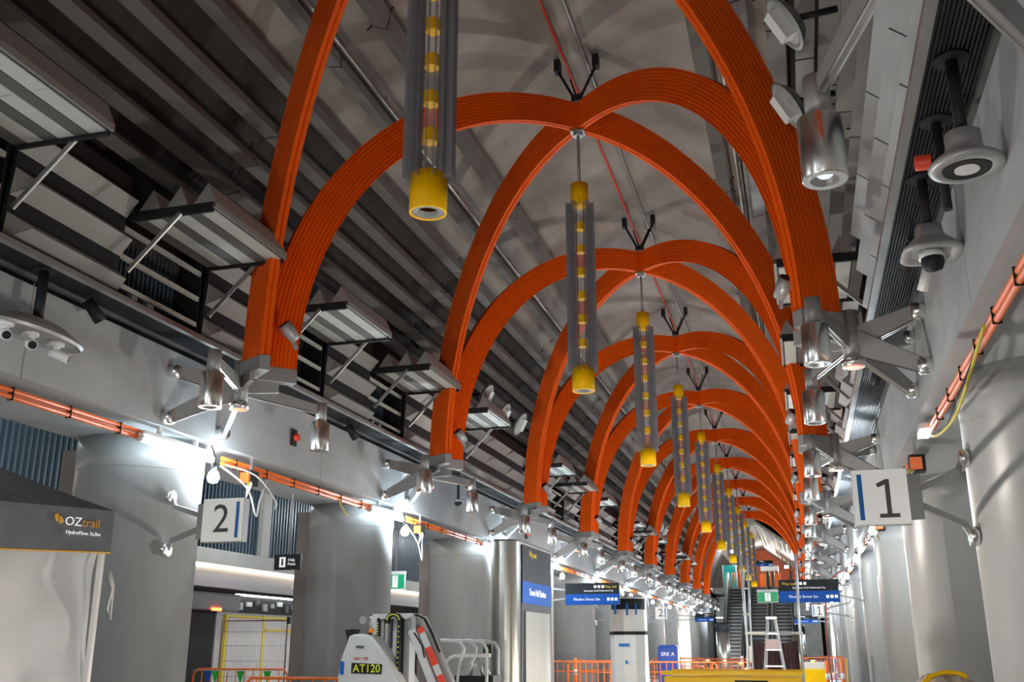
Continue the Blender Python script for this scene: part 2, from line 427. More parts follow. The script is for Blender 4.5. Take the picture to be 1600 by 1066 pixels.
# ---------------------------------------------------------------- upper baffles
EA,EB,EC=3.60,4.90,4.60
TH=[(19,.22),(23.4,.23),(28.4,.25),(34,.27),(41,.29),(49.5,.31),(60,.33)]
def frame_at(th,s):
    t=radians(th); x,z=EA*cos(t),EC+EB*sin(t)
    T=Vector((-EA*sin(t),0,EB*cos(t))).normalized(); Nn=Vector((-T.z,0,T.x))   # inward normal
    if Nn.x>0: Nn=-Nn
    P=Vector((x,0,z))
    return P,T,Nn
ROW=['lowest','second','third','fourth','fifth','sixth','topmost']
bn=0
for s in(-1,1):
    for r,(th,wd) in enumerate(TH):
        wd*=.84
        P,T,Nn=frame_at(th,s)
        a=P-Nn*.17-T*wd*.36; b=P; c=P-Nn*.17+T*wd*.64; e=P-Nn*.015+T*.012
        poly=[(s*q.x,q.z) for q in(a,b,e,c)]
        Ls=5.97
        t=thing('acoustic_baffle','','baffle',group='long acoustic baffles on the %s slope of the vault'%SIDE[s])
        MB().prism(poly,0,Ls).build('fin',BAFP,t)
        hg=MB()
        q=P-Nn*.2
        hg.tube([(s*q.x,-.015,q.z),(s*(P.x-.02),-.015,P.z+.1)],.009,6); hg.tube([(s*(q.x-T.x*.2),-.015,q.z-.2*T.z),(s*(q.x+T.x*.25),-.015,q.z+.25*T.z)],.010,6)
        hg.tube([(s*P.x,-.015,P.z),(s*(P-Nn*.42).x,-.015,(P-Nn*.42).z)],.008,6)
        hg.build('joint_hanger',BLACK,t)
        tr=tree_of(t)
        for k in range(-2,10):
            lab='long grey baffle of the %s slope, %s row%s, bay %s'%(SIDE[s],ROW[r],' up' if 0<r<6 else '', nth(k+1) if k>=-1 else 'behind the camera')
            y=3.2+6*k+.12*r
            if k==-2: t.location=(0,y,0); t['label']=lab
            else: dup(t,(0,y,0),lab,tr)

# ---------------------------------------------------------------- service hatches and closed panels between z 4.7 and 6
def prisms(parent,s,L,name='baffle'):
    for j in range(3):
        z=4.765+.41*j
        x0=3.62-.02*j
        a,b,h=.01,L-.01,(.15 if s<0 else .004)
        vs=[(s*x0,a,z),(s*x0,b,z),(s*x0,b,z+.265),(s*x0,a,z+.265),(s*(x0-.165),a+h,z+.135),(s*(x0-.165),b-h*.35,z+.135),(s*(x0-.155),b-h*.35,z+.15),(s*(x0-.155),a+h,z+.15)]
        MB().add(vs,[(0,1,5,4),(4,5,6,7),(7,6,2,3),(0,4,7,3),(1,2,6,5),(0,3,2,1)]).build(name,BAFF,parent)
def closed_proto(s,L=1.5):
    t=thing('baffle_cassette','','baffle cassette',group='closed baffle panels on the %s wall'%SIDE[s])
    MB().prism([(s*3.62,4.75),(s*3.66,4.75),(s*3.60,6.02),(s*3.56,6.02)],.005,L-.005).build('backing',BLACK,t)
    prisms(t,s,L); return t
def hatch_proto(s,L=1.45):
    t=thing('service_hatch','','hatch',group='raised service hatches on the %s wall'%SIDE[s])
    # flap: horizontal, hinged at (3.5,5.6) and reaching in to 2.6
    xi,xo,z=2.60,3.58,5.60
    MB().box((s*(xi+xo)/2,L/2,z+.03),(xo-xi,L,.05)).build('flap',BLACK,t)
    u=MB()
    for i in range(3):
        x=xi+.13+.31*i; u.box((s*x,L/4+.02,z),(.16,L/2-.03,.014)); u.box((s*x,3*L/4-.02,z),(.16,L/2-.03,.014))
    u.build('underside_strip',PANELW,t)
    u=MB()
    for i in range(3):
        x=xi+.29+.31*i
        if x<xo: u.box((s*x,L/2,z+.001),(.13,L-.06,.012))
    u.build('underside_mesh',PANELD,t)
    for y in(.02,L-.02): MB().box((s*(xi+xo)/2,y,z-.005),(xo-xi-.06,.035,.07)).build('edge_frame',BLACK,t)
    for i in range(3):
        x=xi+.0+.31*i
        MB().prism([(s*x,z+.06),(s*(x+.24),z+.06),(s*(x+.10),z+.27)],0,L).build('baffle',BAFF,t)
    # lip under the outer prism
    MB().box((s*(xi+.012),L/2,z+.03),(.03,L,.06)).build('lip',BAFP,t)
    for y in(.0,L): 
        MB().bar((s*2.98,y,z-.02),(s*3.52,y,5.02),.022,.045).build('strut',STEEL,t)
    # recess with shelf rails
    MB().box((s*3.98,L/2,5.37),(.03,L-.04,1.12)).box((s*3.82,.015,5.37),(.34,.03,1.14)).box((s*3.82,L-.015,5.37),(.34,.03,1.14)).box((s*3.82,L/2,5.93),(.34,L,.03)).box((s*3.82,L/2,4.80),(.34,L,.03)).build('recess_box',BLACK,t)
    b=MB(); y=.06
    while y<L-.05: b.box((s*3.955,y,5.37),(.03,.03,1.08)); y+=.075
    b.build('ribbed_back',CORR,t)
    for z2 in(4.92,5.22,5.52):
        MB().box((s*3.66,L/2,z2),(.03,L-.06,.05)).build('shelf_rail',PANELW,t)
    MB().box((s*3.70,.35,4.88),(.06,.10,.13)).build('junction_box',WHITE,t); MB().box((s*3.70,.62,4.88),(.06,.10,.13)).build('junction_box',WHITE,t)
    return t
for s in(-1,1):
    # far ends of the flaps measured from the photograph
    ends=[6.25,9.24,12.30,15.31,18.36,24.35,27.3,30.3,36.3,39.3,42.3,48.3,51.3,54.3] if s<0 else [12.30,15.25,18.45,21.8,24.6,27.6,30.6,36.3,39.3,42.3,48.3,51.3,54.3]
    occ=[(e-1.47,e+.0) for e in ends]
    p=hatch_proto(s); tr=tree_of(p)
    for i,e in enumerate(ends):
        lab='raised service hatch with baffles on top, %s wall, %s'%(SIDE[s],nth(i))
        if i==0: p.location=(0,e-1.45,0); p['label']=lab
        else: dup(p,(0,e-1.45,0),lab,tr)
    c=closed_proto(s); tr=tree_of(c); first=True; j=0
    y=-12.0; ys=[]
    while y<66:
        hit=[o for o in occ if o[0]<y+1.0 and o[1]>y+.05]
        if hit: y=hit[0][1]+.02; continue
        ys.append(y); y+=1.5
    for y in ys:
        # shrink a panel that would touch a hatch
        nxt=[o[0] for o in occ if y<o[0]<y+1.5]
        sc=(nxt[0]-.01-y)/1.5 if nxt else 1
        vis=y>4.5
        lab='closed cassette of three wedge baffles, %s wall, %s'%(SIDE[s],('number %d along from the camera'%(j+1) if j>=15 else nth(j)) if vis else 'behind the frame edge beside the camera')
        if vis: j+=1
        if first: c.location=(0,y,0); c['label']=lab; c.scale=(1,sc,1); first=False; o=c
        else: o=dup(c,(0,y,0),lab,tr); o.scale=(1,sc,1)

# ---------------------------------------------------------------- conduits and pipes
def ties(mb,y0,y1,xs,z,r,step=.62):
    y=y0
    while y<y1: mb.tube([(xs,y,z-r),(xs,y+.004,z-r)],r,10); y+=step
for s in(-1,1):
    t=thing('cable_conduit','bundle of orange conduits strapped under the %s beam'%SIDE[s],'conduit')
    zc,xc=(3.66,3.975) if s<0 else (3.595,3.975)
    segs=[]
    for q in range(-3,10):
        y1=8.88+6.0*q; y0=y1-4.4
        if s>0: y1=(10.5 if q<=0 else 10.5+6.0*q); y0=(y1-4.4 if q>0 else (-13 if q==0 else None))
        if y0 is None: continue
        segs.append((y0,y1))
    for dz in(0,.058):
        mb=MB()
        for a,b in segs: mb.tube([(s*xc,a,zc-dz),(s*xc,b,zc-dz)],.025,10)
        mb.build('conduit',COND,t)
    nt=0
    for a,b in segs:
        y=a+.3
        while y<b:
            if y>2 and nt<58: MB().box((s*xc,y,zc-.029),(.060,.012,.120)).build('cable_tie',BLACK,t); nt+=1
            y+=.75
for nm,x,z,r,m,lab in(('pipe',-.17,9.86,.02,RED,'thin red pipe running along the crown of the vault'),('pipe',.14,9.84,.022,STEEL,'thin steel conduit running along the crown of the vault')):
    tag(MB().tube([(x,Y0+.2,z),(x,70,z)],r,8).build(nm,m),lab,'pipe')
for s in(-1,1):
    th=radians(53); x,z=3.62*cos(th),4.6+4.72*sin(th)
    t=thing('lighting_conduit','steel conduit with clamps between baffle rows on the %s slope'%SIDE[s],'conduit')
    MB().tube([(s*x,Y0+.2,z),(s*x,68,z)],.03,10).build('conduit',STEEL,t)
    MB().tube([(s*(x+.07),Y0+.2,z+.0),(s*(x+.07),68,z)],.016,8).build('cable',BLACK,t)
    for k in range(20):
        y=4.9+3*k; MB().box((s*(x+.03),y,z+.08),(.06,.10,.10)).build('clamp',PANELW,t)

# ---------------------------------------------------------------- tube lights and bulbs
def lamp(nm,loc,power,col,rad=.06,parent=None):
    l=bpy.data.lights.new(nm,'POINT'); l.energy=power; l.color=col; l.shadow_soft_size=rad
    o=bpy.data.objects.new(nm,l); COL.objects.link(o); o.location=loc
    if parent: o.parent=parent
    return o
for s in(-1,1):
    zc,xc=(3.60,3.955) if s<0 else (3.53,3.955)
    t=thing('tube_light','','light',group='tube lights under the %s beam'%SIDE[s])
    MB().tube([(0,0,0),(0,1.30,0)],.045,14).build('tube',TUBE,t)
    MB().box((0,.65,.06),(.08,1.3,.04)).box((0,.3,.12),(.04,.05,.12)).box((0,1.0,.12),(.04,.05,.12)).tube([(0,-.05,0),(0,.0,0)],.047,12).tube([(0,1.30,0),(0,1.35,0)],.047,12).build('fitting',WHITE,t)
    tr=tree_of(t); first=True
    ys=[8.88+6.0*q for q in range(-3,11)] if s<0 else [-7.4]+[16.6+6*q for q in range(0,9)]
    j=0
    for y in ys:
        vis=y>7
        lab='white fluorescent tube light under the %s beam, %s'%(SIDE[s],nth(j) if vis else 'beside the camera')
        if vis: j+=1
        if first: t.location=(s*xc,y,zc); t['label']=lab; first=False
        else: dup(t,(s*xc,y,zc),lab,tr)
    b=thing('festoon_bulb','','light',group='bare work bulbs under the %s beam'%SIDE[s])
    MB().lathe([(.0,-.10),(.05,-.085),(.072,-.03),(.05,.03),(.025,.06),(.0,.061)],n=20,smooth=True).build('bulb',BULB,b)
    MB().lathe([(.03,.055),(.035,.13),(.0,.131)],n=14).tube([(0,0,.13),(-s*.0,.02,.2),(s*.09,.05,.36 if s<0 else .29)],.008,6).build('socket',BLACK,b)
    tr=tree_of(b); first=True; j=0
    ys=[10.15+6*q for q in range(-3,10)] if s<0 else [18.2+6*q for q in range(0,8)]
    for q,y in enumerate(ys):
        vis=y>8
        lab='glaring bare bulb under the %s beam, %s'%(SIDE[s],nth(j) if vis else 'beside the camera')
        if vis: j+=1
        loc=(s*3.86,y,3.40)
        if first: b.location=loc; b['label']=lab; first=False
        else: dup(b,loc,lab,tr)
        lamp('bulb_lamp',(s*3.72,y,3.36),BULB_W*(1 if y<12 else 3),(.74,.89,1),.08)

# ---------------------------------------------------------------- floor work floodlights: inferred from vault shadows, more added as fill
def floodlight(loc,w,lab,col=(1,.93,.85)):
    t=thing('work_floodlight',lab,'light',loc,group=None)
    for a in(0,2.09,4.18): MB().tube([(0,0,.35),(.3*cos(a),.3*sin(a),.012)],.012,6).build('leg',YELT,t)
    MB().tube([(0,0,.3),(0,0,.62)],.015,8).build('post',BLACK,t)
    MB().box((0,0,.66),(.22,.16,.08)).build('lamp_head',YELT,t)
    MB().box((0,0,.705),(.18,.12,.008)).build('lens',BULB_F,t)
    lamp('flood_lamp',(0,0,.80),w,col,.12,t)
BULB_F=mat('flood_lens_glow',(1,1,1),.5,emit=(1,.95,.88),estr=12)
for i,(x,y,wt) in enumerate(((1.0,-6,1.2),(.5,2.5,.35),(1.3,8.8,.6),(.9,15.5,1),(-.5,27,1),(.5,39,1),(-.5,52,1),(-3.0,62,1.2),(2.9,62,1.2))):
    floodlight((x,y,0),FLOOD_W*wt,'yellow work floodlight standing on the floor, %s'%nth(i))

# ---------------------------------------------------------------- horn speakers on the vault sides
def dish_proto(s):
    t=thing('dish_speaker','','speaker',group='oval dish speakers on the %s side'%SIDE[s])
    n=Vector((-s*.80,-.28,-.50)).normalized(); q=n.to_track_quat('Z','Y').to_matrix().to_4x4()
    def put(mb,name,m,par=None):
        mb.v=[tuple(q@Vector(v)) for v in mb.v]; return mb.build(name,m,par or t)
    put(MB().lathe([(.06,-.10),(.15,-.09),(.19,-.05),(.21,-.01),(.235,0),(.24,.012),(.20,.016),(.185,.0),(.06,-.02)],n=36,sx=.62,sy=1.1,smooth=True),'shell',LIFTG)
    put(MB().lathe([(.0,.002),(.186,.002),(.186,.006),(.0,.007)],n=32,sx=.62,sy=1.1),'face',PANELW)
    put(MB().box((0,0,.055),(.11,.27,.10)),'driver_box',WHITE)
    MB().tube([(0,0,0)+Vector((s*.06,.02,.04)) if 0 else (s*.06,.02,.04),(s*.42,.06,.10)],.03,8).build('mount_arm',BLACK,t)
    return t
for s in(-1,1):
    p=dish_proto(s); tr=tree_of(p)
    pos=[(-2.95,17.87,6.10),(-2.95,19.07,6.0),(-2.95,20.35,6.08),(-2.95,43,6.3),(-2.95,44.3,6.3),(-2.95,45.6,6.3)] if s<0 else [(2.85,6.2,6.42),(2.85,7.45,6.42),(2.85,8.6,6.30),(2.95,32,6.2),(2.95,33.2,6.2)]
    for i,l in enumerate(pos):
        lab='pale grey oval dish speaker on the %s side of the vault, %s'%(SIDE[s],nth(i))
        if i==0: p.location=l; p['label']=lab
        else: dup(p,l,lab,tr)
# small spotlights clamped to the feet of the arches
for s in(-1,1):
    t=thing('clamp_spotlight','','spotlight',group='small spotlights on the %s arch feet'%SIDE[s])
    d=Vector((s*.35,-.55,.6)).normalized()
    MB().tube([d*-.09,d*.0,d*.02,d*.13],[.062,.070,.078,.078],18).build('housing',LIFTG,t)
    MB().tube([d*.131,d*.134],.066,18).build('lens',NAVY,t)
    MB().bar((0,0,-.02),(-s*.03,.10,-.16),.03,.05).build('bracket',PAINTST,t)
    tr=tree_of(t)
    for k in range(0,NA):
        loc=(s*2.66,9.56+6*k,4.84); lab='small grey spotlight clamped to the %s arch feet, %s'%(SIDE[s],nth(k))
        if k==0: t.location=loc; t['label']=lab
        else: dup(t,loc,lab,tr)

# ---------------------------------------------------------------- devices on black poles under the dark soffit
ZS=4.71
def pole(t,z0,r=.035,x=0,y=0,zl=0):   # thing origin at the soffit
    MB().tube([(x,y,0),(x,y,z0)],r,14).build('pole',BLACK,t)
    MB().lathe([(.10,0),(.10,-.012),(.04,-.02)],c=(x,y,0),n=24).build('base_plate',BLACK,t)
t=thing('cctv_cluster','grey oval plate with three white cameras on a black pole by the left beam','camera',(-3.67,6.88,ZS))
pole(t,-.50,.045)
MB().lathe([(.0,-.48),(.30,-.49),(.44,-.56),(.50,-.60),(.47,-.625),(.40,-.60),(.0,-.60)],n=40,sx=.42,sy=1.15).build('plate',PAINTST,t)
for i,dy in enumerate((-.36,-.06,.26)):
    c=(0,dy,-.60)
    m=MB().lathe([(.075,0),(.075,-.03),(.04,-.04),(.035,-.10),(.0,-.12)],c=c,n=20).build('camera_mount',WHITE,t)
    d=Vector((.75,(-.5,-.5,.55)[i],-.32)).normalized(); a=Vector(c)+Vector((0,0,-.10))
    MB().tube([a-d*.04,a+d*.13],.045,14).build('camera_body',WHITE,m)
    MB().tube([a+d*.13,a+d*.135],.036,14).build('lens',BLACK,m)
t=thing('ceiling_speaker','round flared grey speaker on a black pole at the upper right','speaker',(3.67,5.47,ZS))
pole(t,-.50,.036)
MB().lathe([(.07,-.47),(.095,-.48),(.095,-.56),(.11,-.60),(.175,-.645),(.195,-.665),(.20,-.68),(.19,-.695),(.135,-.70),(.12,-.68),(.0,-.66)],n=44,smooth=True).build('flared_housing',LIFTG,t)
MB().lathe([(.125,-.69),(.125,-.701),(.068,-.698),(.068,-.69)],n=36).build('dark_ring',BLACK,t)
MB().lathe([(.062,-.675),(.066,-.703),(.0,-.708)],n=24).build('white_disc',WHITE,t)
t=thing('warning_beacon','red warning beacon on a black pole beside the round speaker','beacon',(3.67,6.2,ZS))
pole(t,-.62,.03)
MB().bar((0,0,-.30),(-.06,-.04,-.30),.03,.03).build('bracket',BLACK,t)
MB().lathe([(.0,-.165),(.045,-.16),(.05,-.15),(.05,-.08),(.055,-.07),(.0,-.07)],c=(0,-.04,-.30),n=22,axis='X').build('red_cap',RED,t)
t=thing('cctv_hood','square grey camera hood with dome camera and bullet camera on a black pole','camera',(3.67,7.05,ZS))
pole(t,-.42,.034)
m=MB(); 
def sq(r,z,n=32): return [(r*(abs(cos(a))**.55)*(1 if cos(a)>0 else -1),r*(abs(sin(a))**.55)*(1 if sin(a)>0 else -1),z) for a in [2*pi*k/n for k in range(n)]]
rings=[(.085,-.38),(.095,-.46),(.13,-.50),(.19,-.56),(.205,-.585),(.19,-.60),(.15,-.595),(.13,-.57)]
vs=[];fs=[]
for r,z in rings: vs+=sq(r,z)
for i in range(len(rings)-1):
    for k in range(32): fs.append((i*32+k,i*32+(k+1)%32,(i+1)*32+(k+1)%32,(i+1)*32+k))
fs+=[tuple(range(32))[::-1],tuple(range(7*32,8*32))]
m.add(vs,fs,[True]*(len(fs)-2)+[False,False]).build('hood',LIFTG,t)
MB().lathe([(.085,-.575),(.088,-.62),(.07,-.63)],n=24).build('dome_collar',WHITE,t)
MB().lathe([(.075,-.625),(.078,-.66),(.06,-.705),(.0,-.725)],c=(0,-.02,0),n=24,smooth=True).build('dome',BLACK,t)
d=Vector((-.25,.5,-.75)).normalized();a=Vector((-.02,.12,-.66))
b=MB().tube([a-d*.02,a+d*.15],.038,14).build('bullet_camera',WHITE,t); MB().tube([a+d*.15,a+d*.155],.03,14).build('lens',BLACK,b)
def track_spot(loc,s,lab):
    t=thing('track_spotlight',lab,'spotlight',loc,group=None)
    MB().box((0,0,-.01),(.05,.14,.02)).tube([(0,0,0),(0,0,-.07)],.01,6).build('track_mount',BLACK,t)
    d=Vector((-s*.3,.55,-.7)).normalized();a=Vector((0,-.05,-.09))
    MB().tube([a-d*.03,a+d*.20],[.055,.062],18).build('can',BLACK,t); MB().tube([a+d*.201,a+d*.203],.052,16).build('lens',NAVY,t)
track_spot((-3.70,7.58,ZS),-1,'black can spotlight under the left soffit, nearest the camera')
track_spot((-3.70,13.45,ZS),-1,'black can spotlight under the left soffit, beyond the first star bracket')
track_spot((3.70,8.25,ZS),1,'black can spotlight under the right ribbed soffit')
track_spot((3.70,12.1,ZS),1,'black can spotlight under the right soffit beyond the first star bracket')
def dome_cam(loc,drop,lab):
    t=thing('dome_camera',lab,'camera',loc)
    pole(t,-drop,.028)
    MB().lathe([(.03,-drop+.02),(.11,-drop),(.12,-drop-.03),(.08,-drop-.04)],n=24).build('shroud',LIFTG,t)
    MB().lathe([(.075,-drop-.035),(.07,-drop-.08),(.04,-drop-.11),(.0,-drop-.12)],n=22,smooth=True).build('dome',BLACK,t)
dome_cam((-3.67,18.4,ZS),.50,'small dome camera hanging on a pole from the left soffit')
dome_cam((-3.67,30.5,ZS),.50,'small dome camera far along the left soffit')
t=thing('alarm_beacon','small red alarm beacon fixed to the left beam by the first far downlight','beacon',(-3.86,12.0,4.2))
MB().box((.01,0,0),(.03,.12,.22)).build('back_box',BLACK,t); MB().lathe([(.05,.02),(.05,.08),(.0,.085)],n=18,axis='X').build('red_cap',RED,t)
t=thing('alarm_beacon','small red alarm beacon fixed to the left beam further along','beacon',(-3.86,24.2,4.15))
MB().box((.01,0,0),(.03,.12,.22)).build('back_box',BLACK,t); MB().lathe([(.05,.02),(.05,.08),(.0,.085)],n=18,axis='X').build('red_cap',RED,t)

# ---------------------------------------------------------------- platform number signs
def number_sign(n,loc,s,pads,lab,w=.44,h=.42,grp=None):
    t=thing('platform_sign',lab,'sign',loc,group=grp)
    MB().box((0,.05,0),(w,.10,h)).build('housing',LIFTG,t,bevel=.004)
    MB().box((0,-.004,0),(w-.008,.012,h-.008)).build('face',SIGNF,t)
    if n==2: text('numeral','2',h*.92,(-.01,-.011,.0),FACE,GREYT,t)
    else:
        q=h; m=MB().prism([(.03*q,-.31*q),(.11*q,-.31*q),(.11*q,.31*q),(.04*q,.31*q),(-.12*q,.23*q),(-.09*q,.165*q),(.03*q,.215*q)],-.013,-.010)
        m.box((.07*q,-.0115,-.34*q),(.34*q,.003,.07*q)); m.v=[(v[0]+.05*q,v[1],v[2]) for v in m.v]; m.build('numeral',GREYT,t)
    MB().box((s*-1*(w*.5-.055),-.0115,.0),(.034,.003,h*.82)).build('stripe',BLUEL,t)
    # tapered rear box and the two S-shaped arms
    MB().prism([(s*w*.5,.0),(s*w*.5,.12),(s*(w*.5+.10),.10),(s*(w*.5+.10),.06)],-h*.40,h*.40,'Z').build('rear_wedge',LIFTG,t)
    px=Vector(pads[0]);pz=Vector(pads[1])
    post=Vector((s*(w*.5+.09),.08,0))
    for q,pp in((1,px),(-1,pz)):
        a=MB().bar(post+Vector((0,0,q*.07)),pp+Vector((-s*.10,-.0,-q*.10)),.03,.05).bar(pp+Vector((-s*.10,0,-q*.10)),pp+Vector((-s*.055,0,0)),.03,.05).build('arm',PAINTST,t)
        MB().lathe([(.068,0),(.078,.01),(.078,.07),(.066,.08)],c=(pp.x-(.08 if s>0 else .0),pp.y,pp.z),n=22,axis='X').build('wall_pad',CHROME,a)
    return t
# sign 2 on the nearest left column, sign 1 on the nearest right column
number_sign(2,(-2.73,8.6,2.665),-1,((-1.33,1.0,.40),(-1.33,1.0,-.17)),'square sign with a black 2 and blue stripe beside the nearest left column')
number_sign(1,(3.24,8.0,2.575),1,((.80,.95,.42),(.80,.95,-.22)),'square sign with a grey 1 and blue stripe beside the nearest right column',w=.40)
number_sign(2,(-1.80,33.3,2.51),-1,((-2.25,.3,.3),(-2.25,.3,-.3)),'small distant square sign with a 2 by the left columns',w=.38,h=.38)
number_sign(1,(3.05,33.3,2.55),1,((1.03,-.5,.3),(1.03,-.5,-.3)),'small distant square sign with a 1 by the right columns',w=.36,h=.36)

# ---------------------------------------------------------------- hanging wayfinding signs
def way_sign(loc,w,h,s,top,topy,bottom,lab,armx):
    t=thing('wayfinding_sign',lab,'sign',loc,group=None)
    MB().box((0,0,0),(w,.08,h)).build('housing',NAVY,t)
    MB().box((0,-.042,-h*.25),(w,.006,h*.5)).build('blue_band',BLUE,t)
    text('yellow_text',topy,h*.17,(-w*.45 if s>0 else w*.34,-.048,h*.32),FACE,TEXTY,t,align='LEFT' if s>0 else 'CENTER')
    text('white_text',top,h*.12,(0 if s>0 else w*.12,-.048,h*.14),FACE,TEXTW,t)
    text('platform_text',bottom,h*.17,(-.10*w,-.048,-h*.25),FACE,TEXTW,t)
    for i in range(3):
        MB().box((w*(.30+.07*i),-.048,-h*.25),(w*.05,.004,w*.05)).build('pictogram',TEXTW,t)
        MB().box((s*-1*w*(.20-.07*i)+w*.0,-.048,h*.33),(w*.045,.004,w*.045)).build('pictogram',TEXTW,t)
    for q in(-1,1): MB().bar((s*w*.5,0,q*h*.2),(armx,0,q*h*.45),.03,.04).build('arm',PAINTST,t)
    if loc[1]<60: MB().box((armx,0,(3.72-loc[2])/2-.15),(.04,.05,3.72-loc[2]+.3)).build('drop_post',PAINTST,t)
    return t
way_sign((-2.18,24,2.68),1.30,.50,-1,'Swanston St & Federation Sq','Way out','Flinders Street Stn','dark and blue wayfinding sign hanging by the left columns',-1.75)
way_sign((2.77,24,2.68),1.30,.50,1,'Swanston St & Federation Sq','Way out','Flinders Street Stn','dark and blue wayfinding sign hanging on the right before the escalators',1.15)
way_sign((-1.50,45,2.66),.80,.34,-1,'Swanston St','Way out','Flinders Street','small distant blue wayfinding sign on the left',-2.42)
way_sign((2.70,45,2.56),.95,.32,1,'Swanston St','Way out','Flinders Street','small distant blue wayfinding sign on the right',1.2)
way_sign((.10,77,7.30),1.30,.42,1,'Collins Street','Way out','Town Hall','blue and black sign hanging over the top of the escalators',3.4)
def exit_sign(loc,w,h,lab,rz=0,flip=1):
    t=thing('exit_sign',lab,'sign',loc,rz=rz)
    MB().box((0,0,0),(w,.06,h)).box((0,0,h*.5+.02),(w*1.02,.08,.04)).build('box',WHITE,t)
    MB().box((0,-.034,-.0),(w*.94,.008,h*.86)).build('green_panel',GREEN,t)
    f=MB().box((0,-.040,0),(w*.28,.006,h*.72)).build('white_door',TEXTW,t)
    g=MB(); k=h
    g.lathe([(.0,-.001),(k*.055,-.001),(k*.055,.001),(.0,.001)],c=(k*.05,-.045,k*.25),n=12,axis='Y')
    for a,b in(((.02,.16),(-.02,-.06)),((-.02,-.06),(.10,-.18)),((.10,-.18),(.06,-.32)),((-.02,-.06),(-.12,-.14)),((-.12,-.14),(-.2,-.28)),((.02,.14),(-.12,.06)),((.02,.14),(.13,.03))):
        g.bar((a[0]*k,-.045,a[1]*k),(b[0]*k,-.045,b[1]*k),.004,k*.055,up=(0,1,0))
    g.build('running_figure',GREEN,t)
    if loc[0]<0: MB().tube([(0,0,h*.5),(0,0,3.78-loc[2])],.012,6).build('drop_rod',PAINTST,t)
    else: MB().box((w*.5+.02,0,0),(.08,.03,.05)).build('side_link',PAINTST,t)
exit_sign((1.86,24,2.56),.46,.25,'green running figure exit sign beside the right wayfinding sign')
exit_sign((-4.75,18,2.66),.38,.30,'green exit sign seen between the second and third left columns')
t=thing('help_sign','black help point sign between the first two left columns','sign',(-4.89,14,2.72))
MB().box((0,0,0),(.44,.05,.23)).build('board',NAVY,t)
MB().box((-.08,-.028,0),(.10,.006,.15)).build('pictogram_tile',TEXTW,t)
g=MB().lathe([(.0,-.001),(.016,-.001),(.016,.001),(.0,.001)],c=(-.08,-.033,.035),n=10,axis='Y').box((-.08,-.033,-.015),(.03,.003,.07)); g.build('pictogram_figure',NAVY,t)
text('text','Help\nPoint',.062,(.01,-.028,.0),FACE,TEXTW,t,align='LEFT')
MB().tube([(0,0,.11),(0,0,2.4)],.012,6).build('drop_rod',PAINTST,t)

# ---------------------------------------------------------------- tent in the left foreground
C1=Vector((-1.60,5.51,0)); U=Vector((-.39,-.92,0)).normalized(); V=Vector((-.92,.39,0)).normalized()
SA,SB=3.0,2.6
cs=[C1,C1+U*SA,C1+U*SA+V*SB,C1+V*SB]
t=thing('canopy_tent','grey topped pop-up tent with white side sheets in the left foreground','tent')
pk=(cs[0]+cs[2])/2+Vector((0,0,3.22)); ZT,ZB=2.33,2.07
def edge_pts(a,b,z,sag,n=12,out=0,wav=0):
    o=[]
    for i in range(n+1):
        f=i/n; p=a.lerp(b,f); d=(b-a).normalized(); nn=Vector((-d.y,d.x,0))
        p=p+nn*(wav*sin(f*19)+out); o.append(Vector((p.x,p.y,z-sag*sin(pi*f))))
    return o
mb=MB()
n=12
for i in range(4):
    a,b=cs[i],cs[(i+1)%4]
    rows=[]
    for j in range(9):
        g=j/8; row=[]
        for k in range(n+1):
            f=k/n; base=a.lerp(b,f)
            q=Vector((base.x,base.y,ZT-.02*sin(pi*f))).lerp(pk,g); q.z-=.10*sin(pi*g)*(1-.3*abs(2*f-1)); row.append(q)
        rows.append(row)
    vs=[v for r in rows for v in r]; m=n+1
    mb.add(vs,[(j*m+k,j*m+k+1,(j+1)*m+k+1,(j+1)*m+k) for j in range(8) for k in range(n)],True)
mb.build('roof_fabric',TENTG,t)
for i in range(4):
    a,b=cs[i],cs[(i+1)%4]
    A_=edge_pts(a,b,ZT,.02,24); B_=edge_pts(a,b,ZB,.035,24,wav=.006)
    MB().add(A_+B_,[(k,k+1,25+k+1,25+k) for k in range(24)],True).build('valance',TENTG,t)
    MB().tube([p+Vector((0,0,-.004)) for p in B_],.006,6).build('piping',TENTY,t)
for i in range(4): MB().box(tuple(cs[i]*1.0+Vector((0,0,1.04))+((cs[(i+2)%4]-cs[i]).normalized()*.05)),(.03,.03,2.08)).build('leg',WHITE,t)
for i in(0,1,3):
    a,b=cs[i],cs[(i+1)%4]; nx,nz=70,26; d=(b-a).normalized(); nn=Vector((-d.y,d.x,0)); cen=(cs[0]+cs[2])/2
    if nn.dot(cen-a)<0: nn=-nn
    vs=[]
    for j in range(nz+1):
        for k in range(nx+1):
            f=k/nx; g=j/nz; p=a.lerp(b,.015+.97*f)
            wv=.035*sin(f*14+2*g)+.035*sin(f*37+6*g+1.3*sin(3*g))*(.35+g)+.022*sin(14*g+13*f)+.012*sin(27*g-19*f)*(1-g*.4)
            p=p+nn*(.06+wv); vs.append((p.x,p.y,2.10-2.06*g))
    m=nx+1
    MB().add(vs,[(j*m+k,j*m+k+1,(j+1)*m+k+1,(j+1)*m+k) for j in range(nz) for k in range(nx)],True).build('side_sheet',TENTW,t)
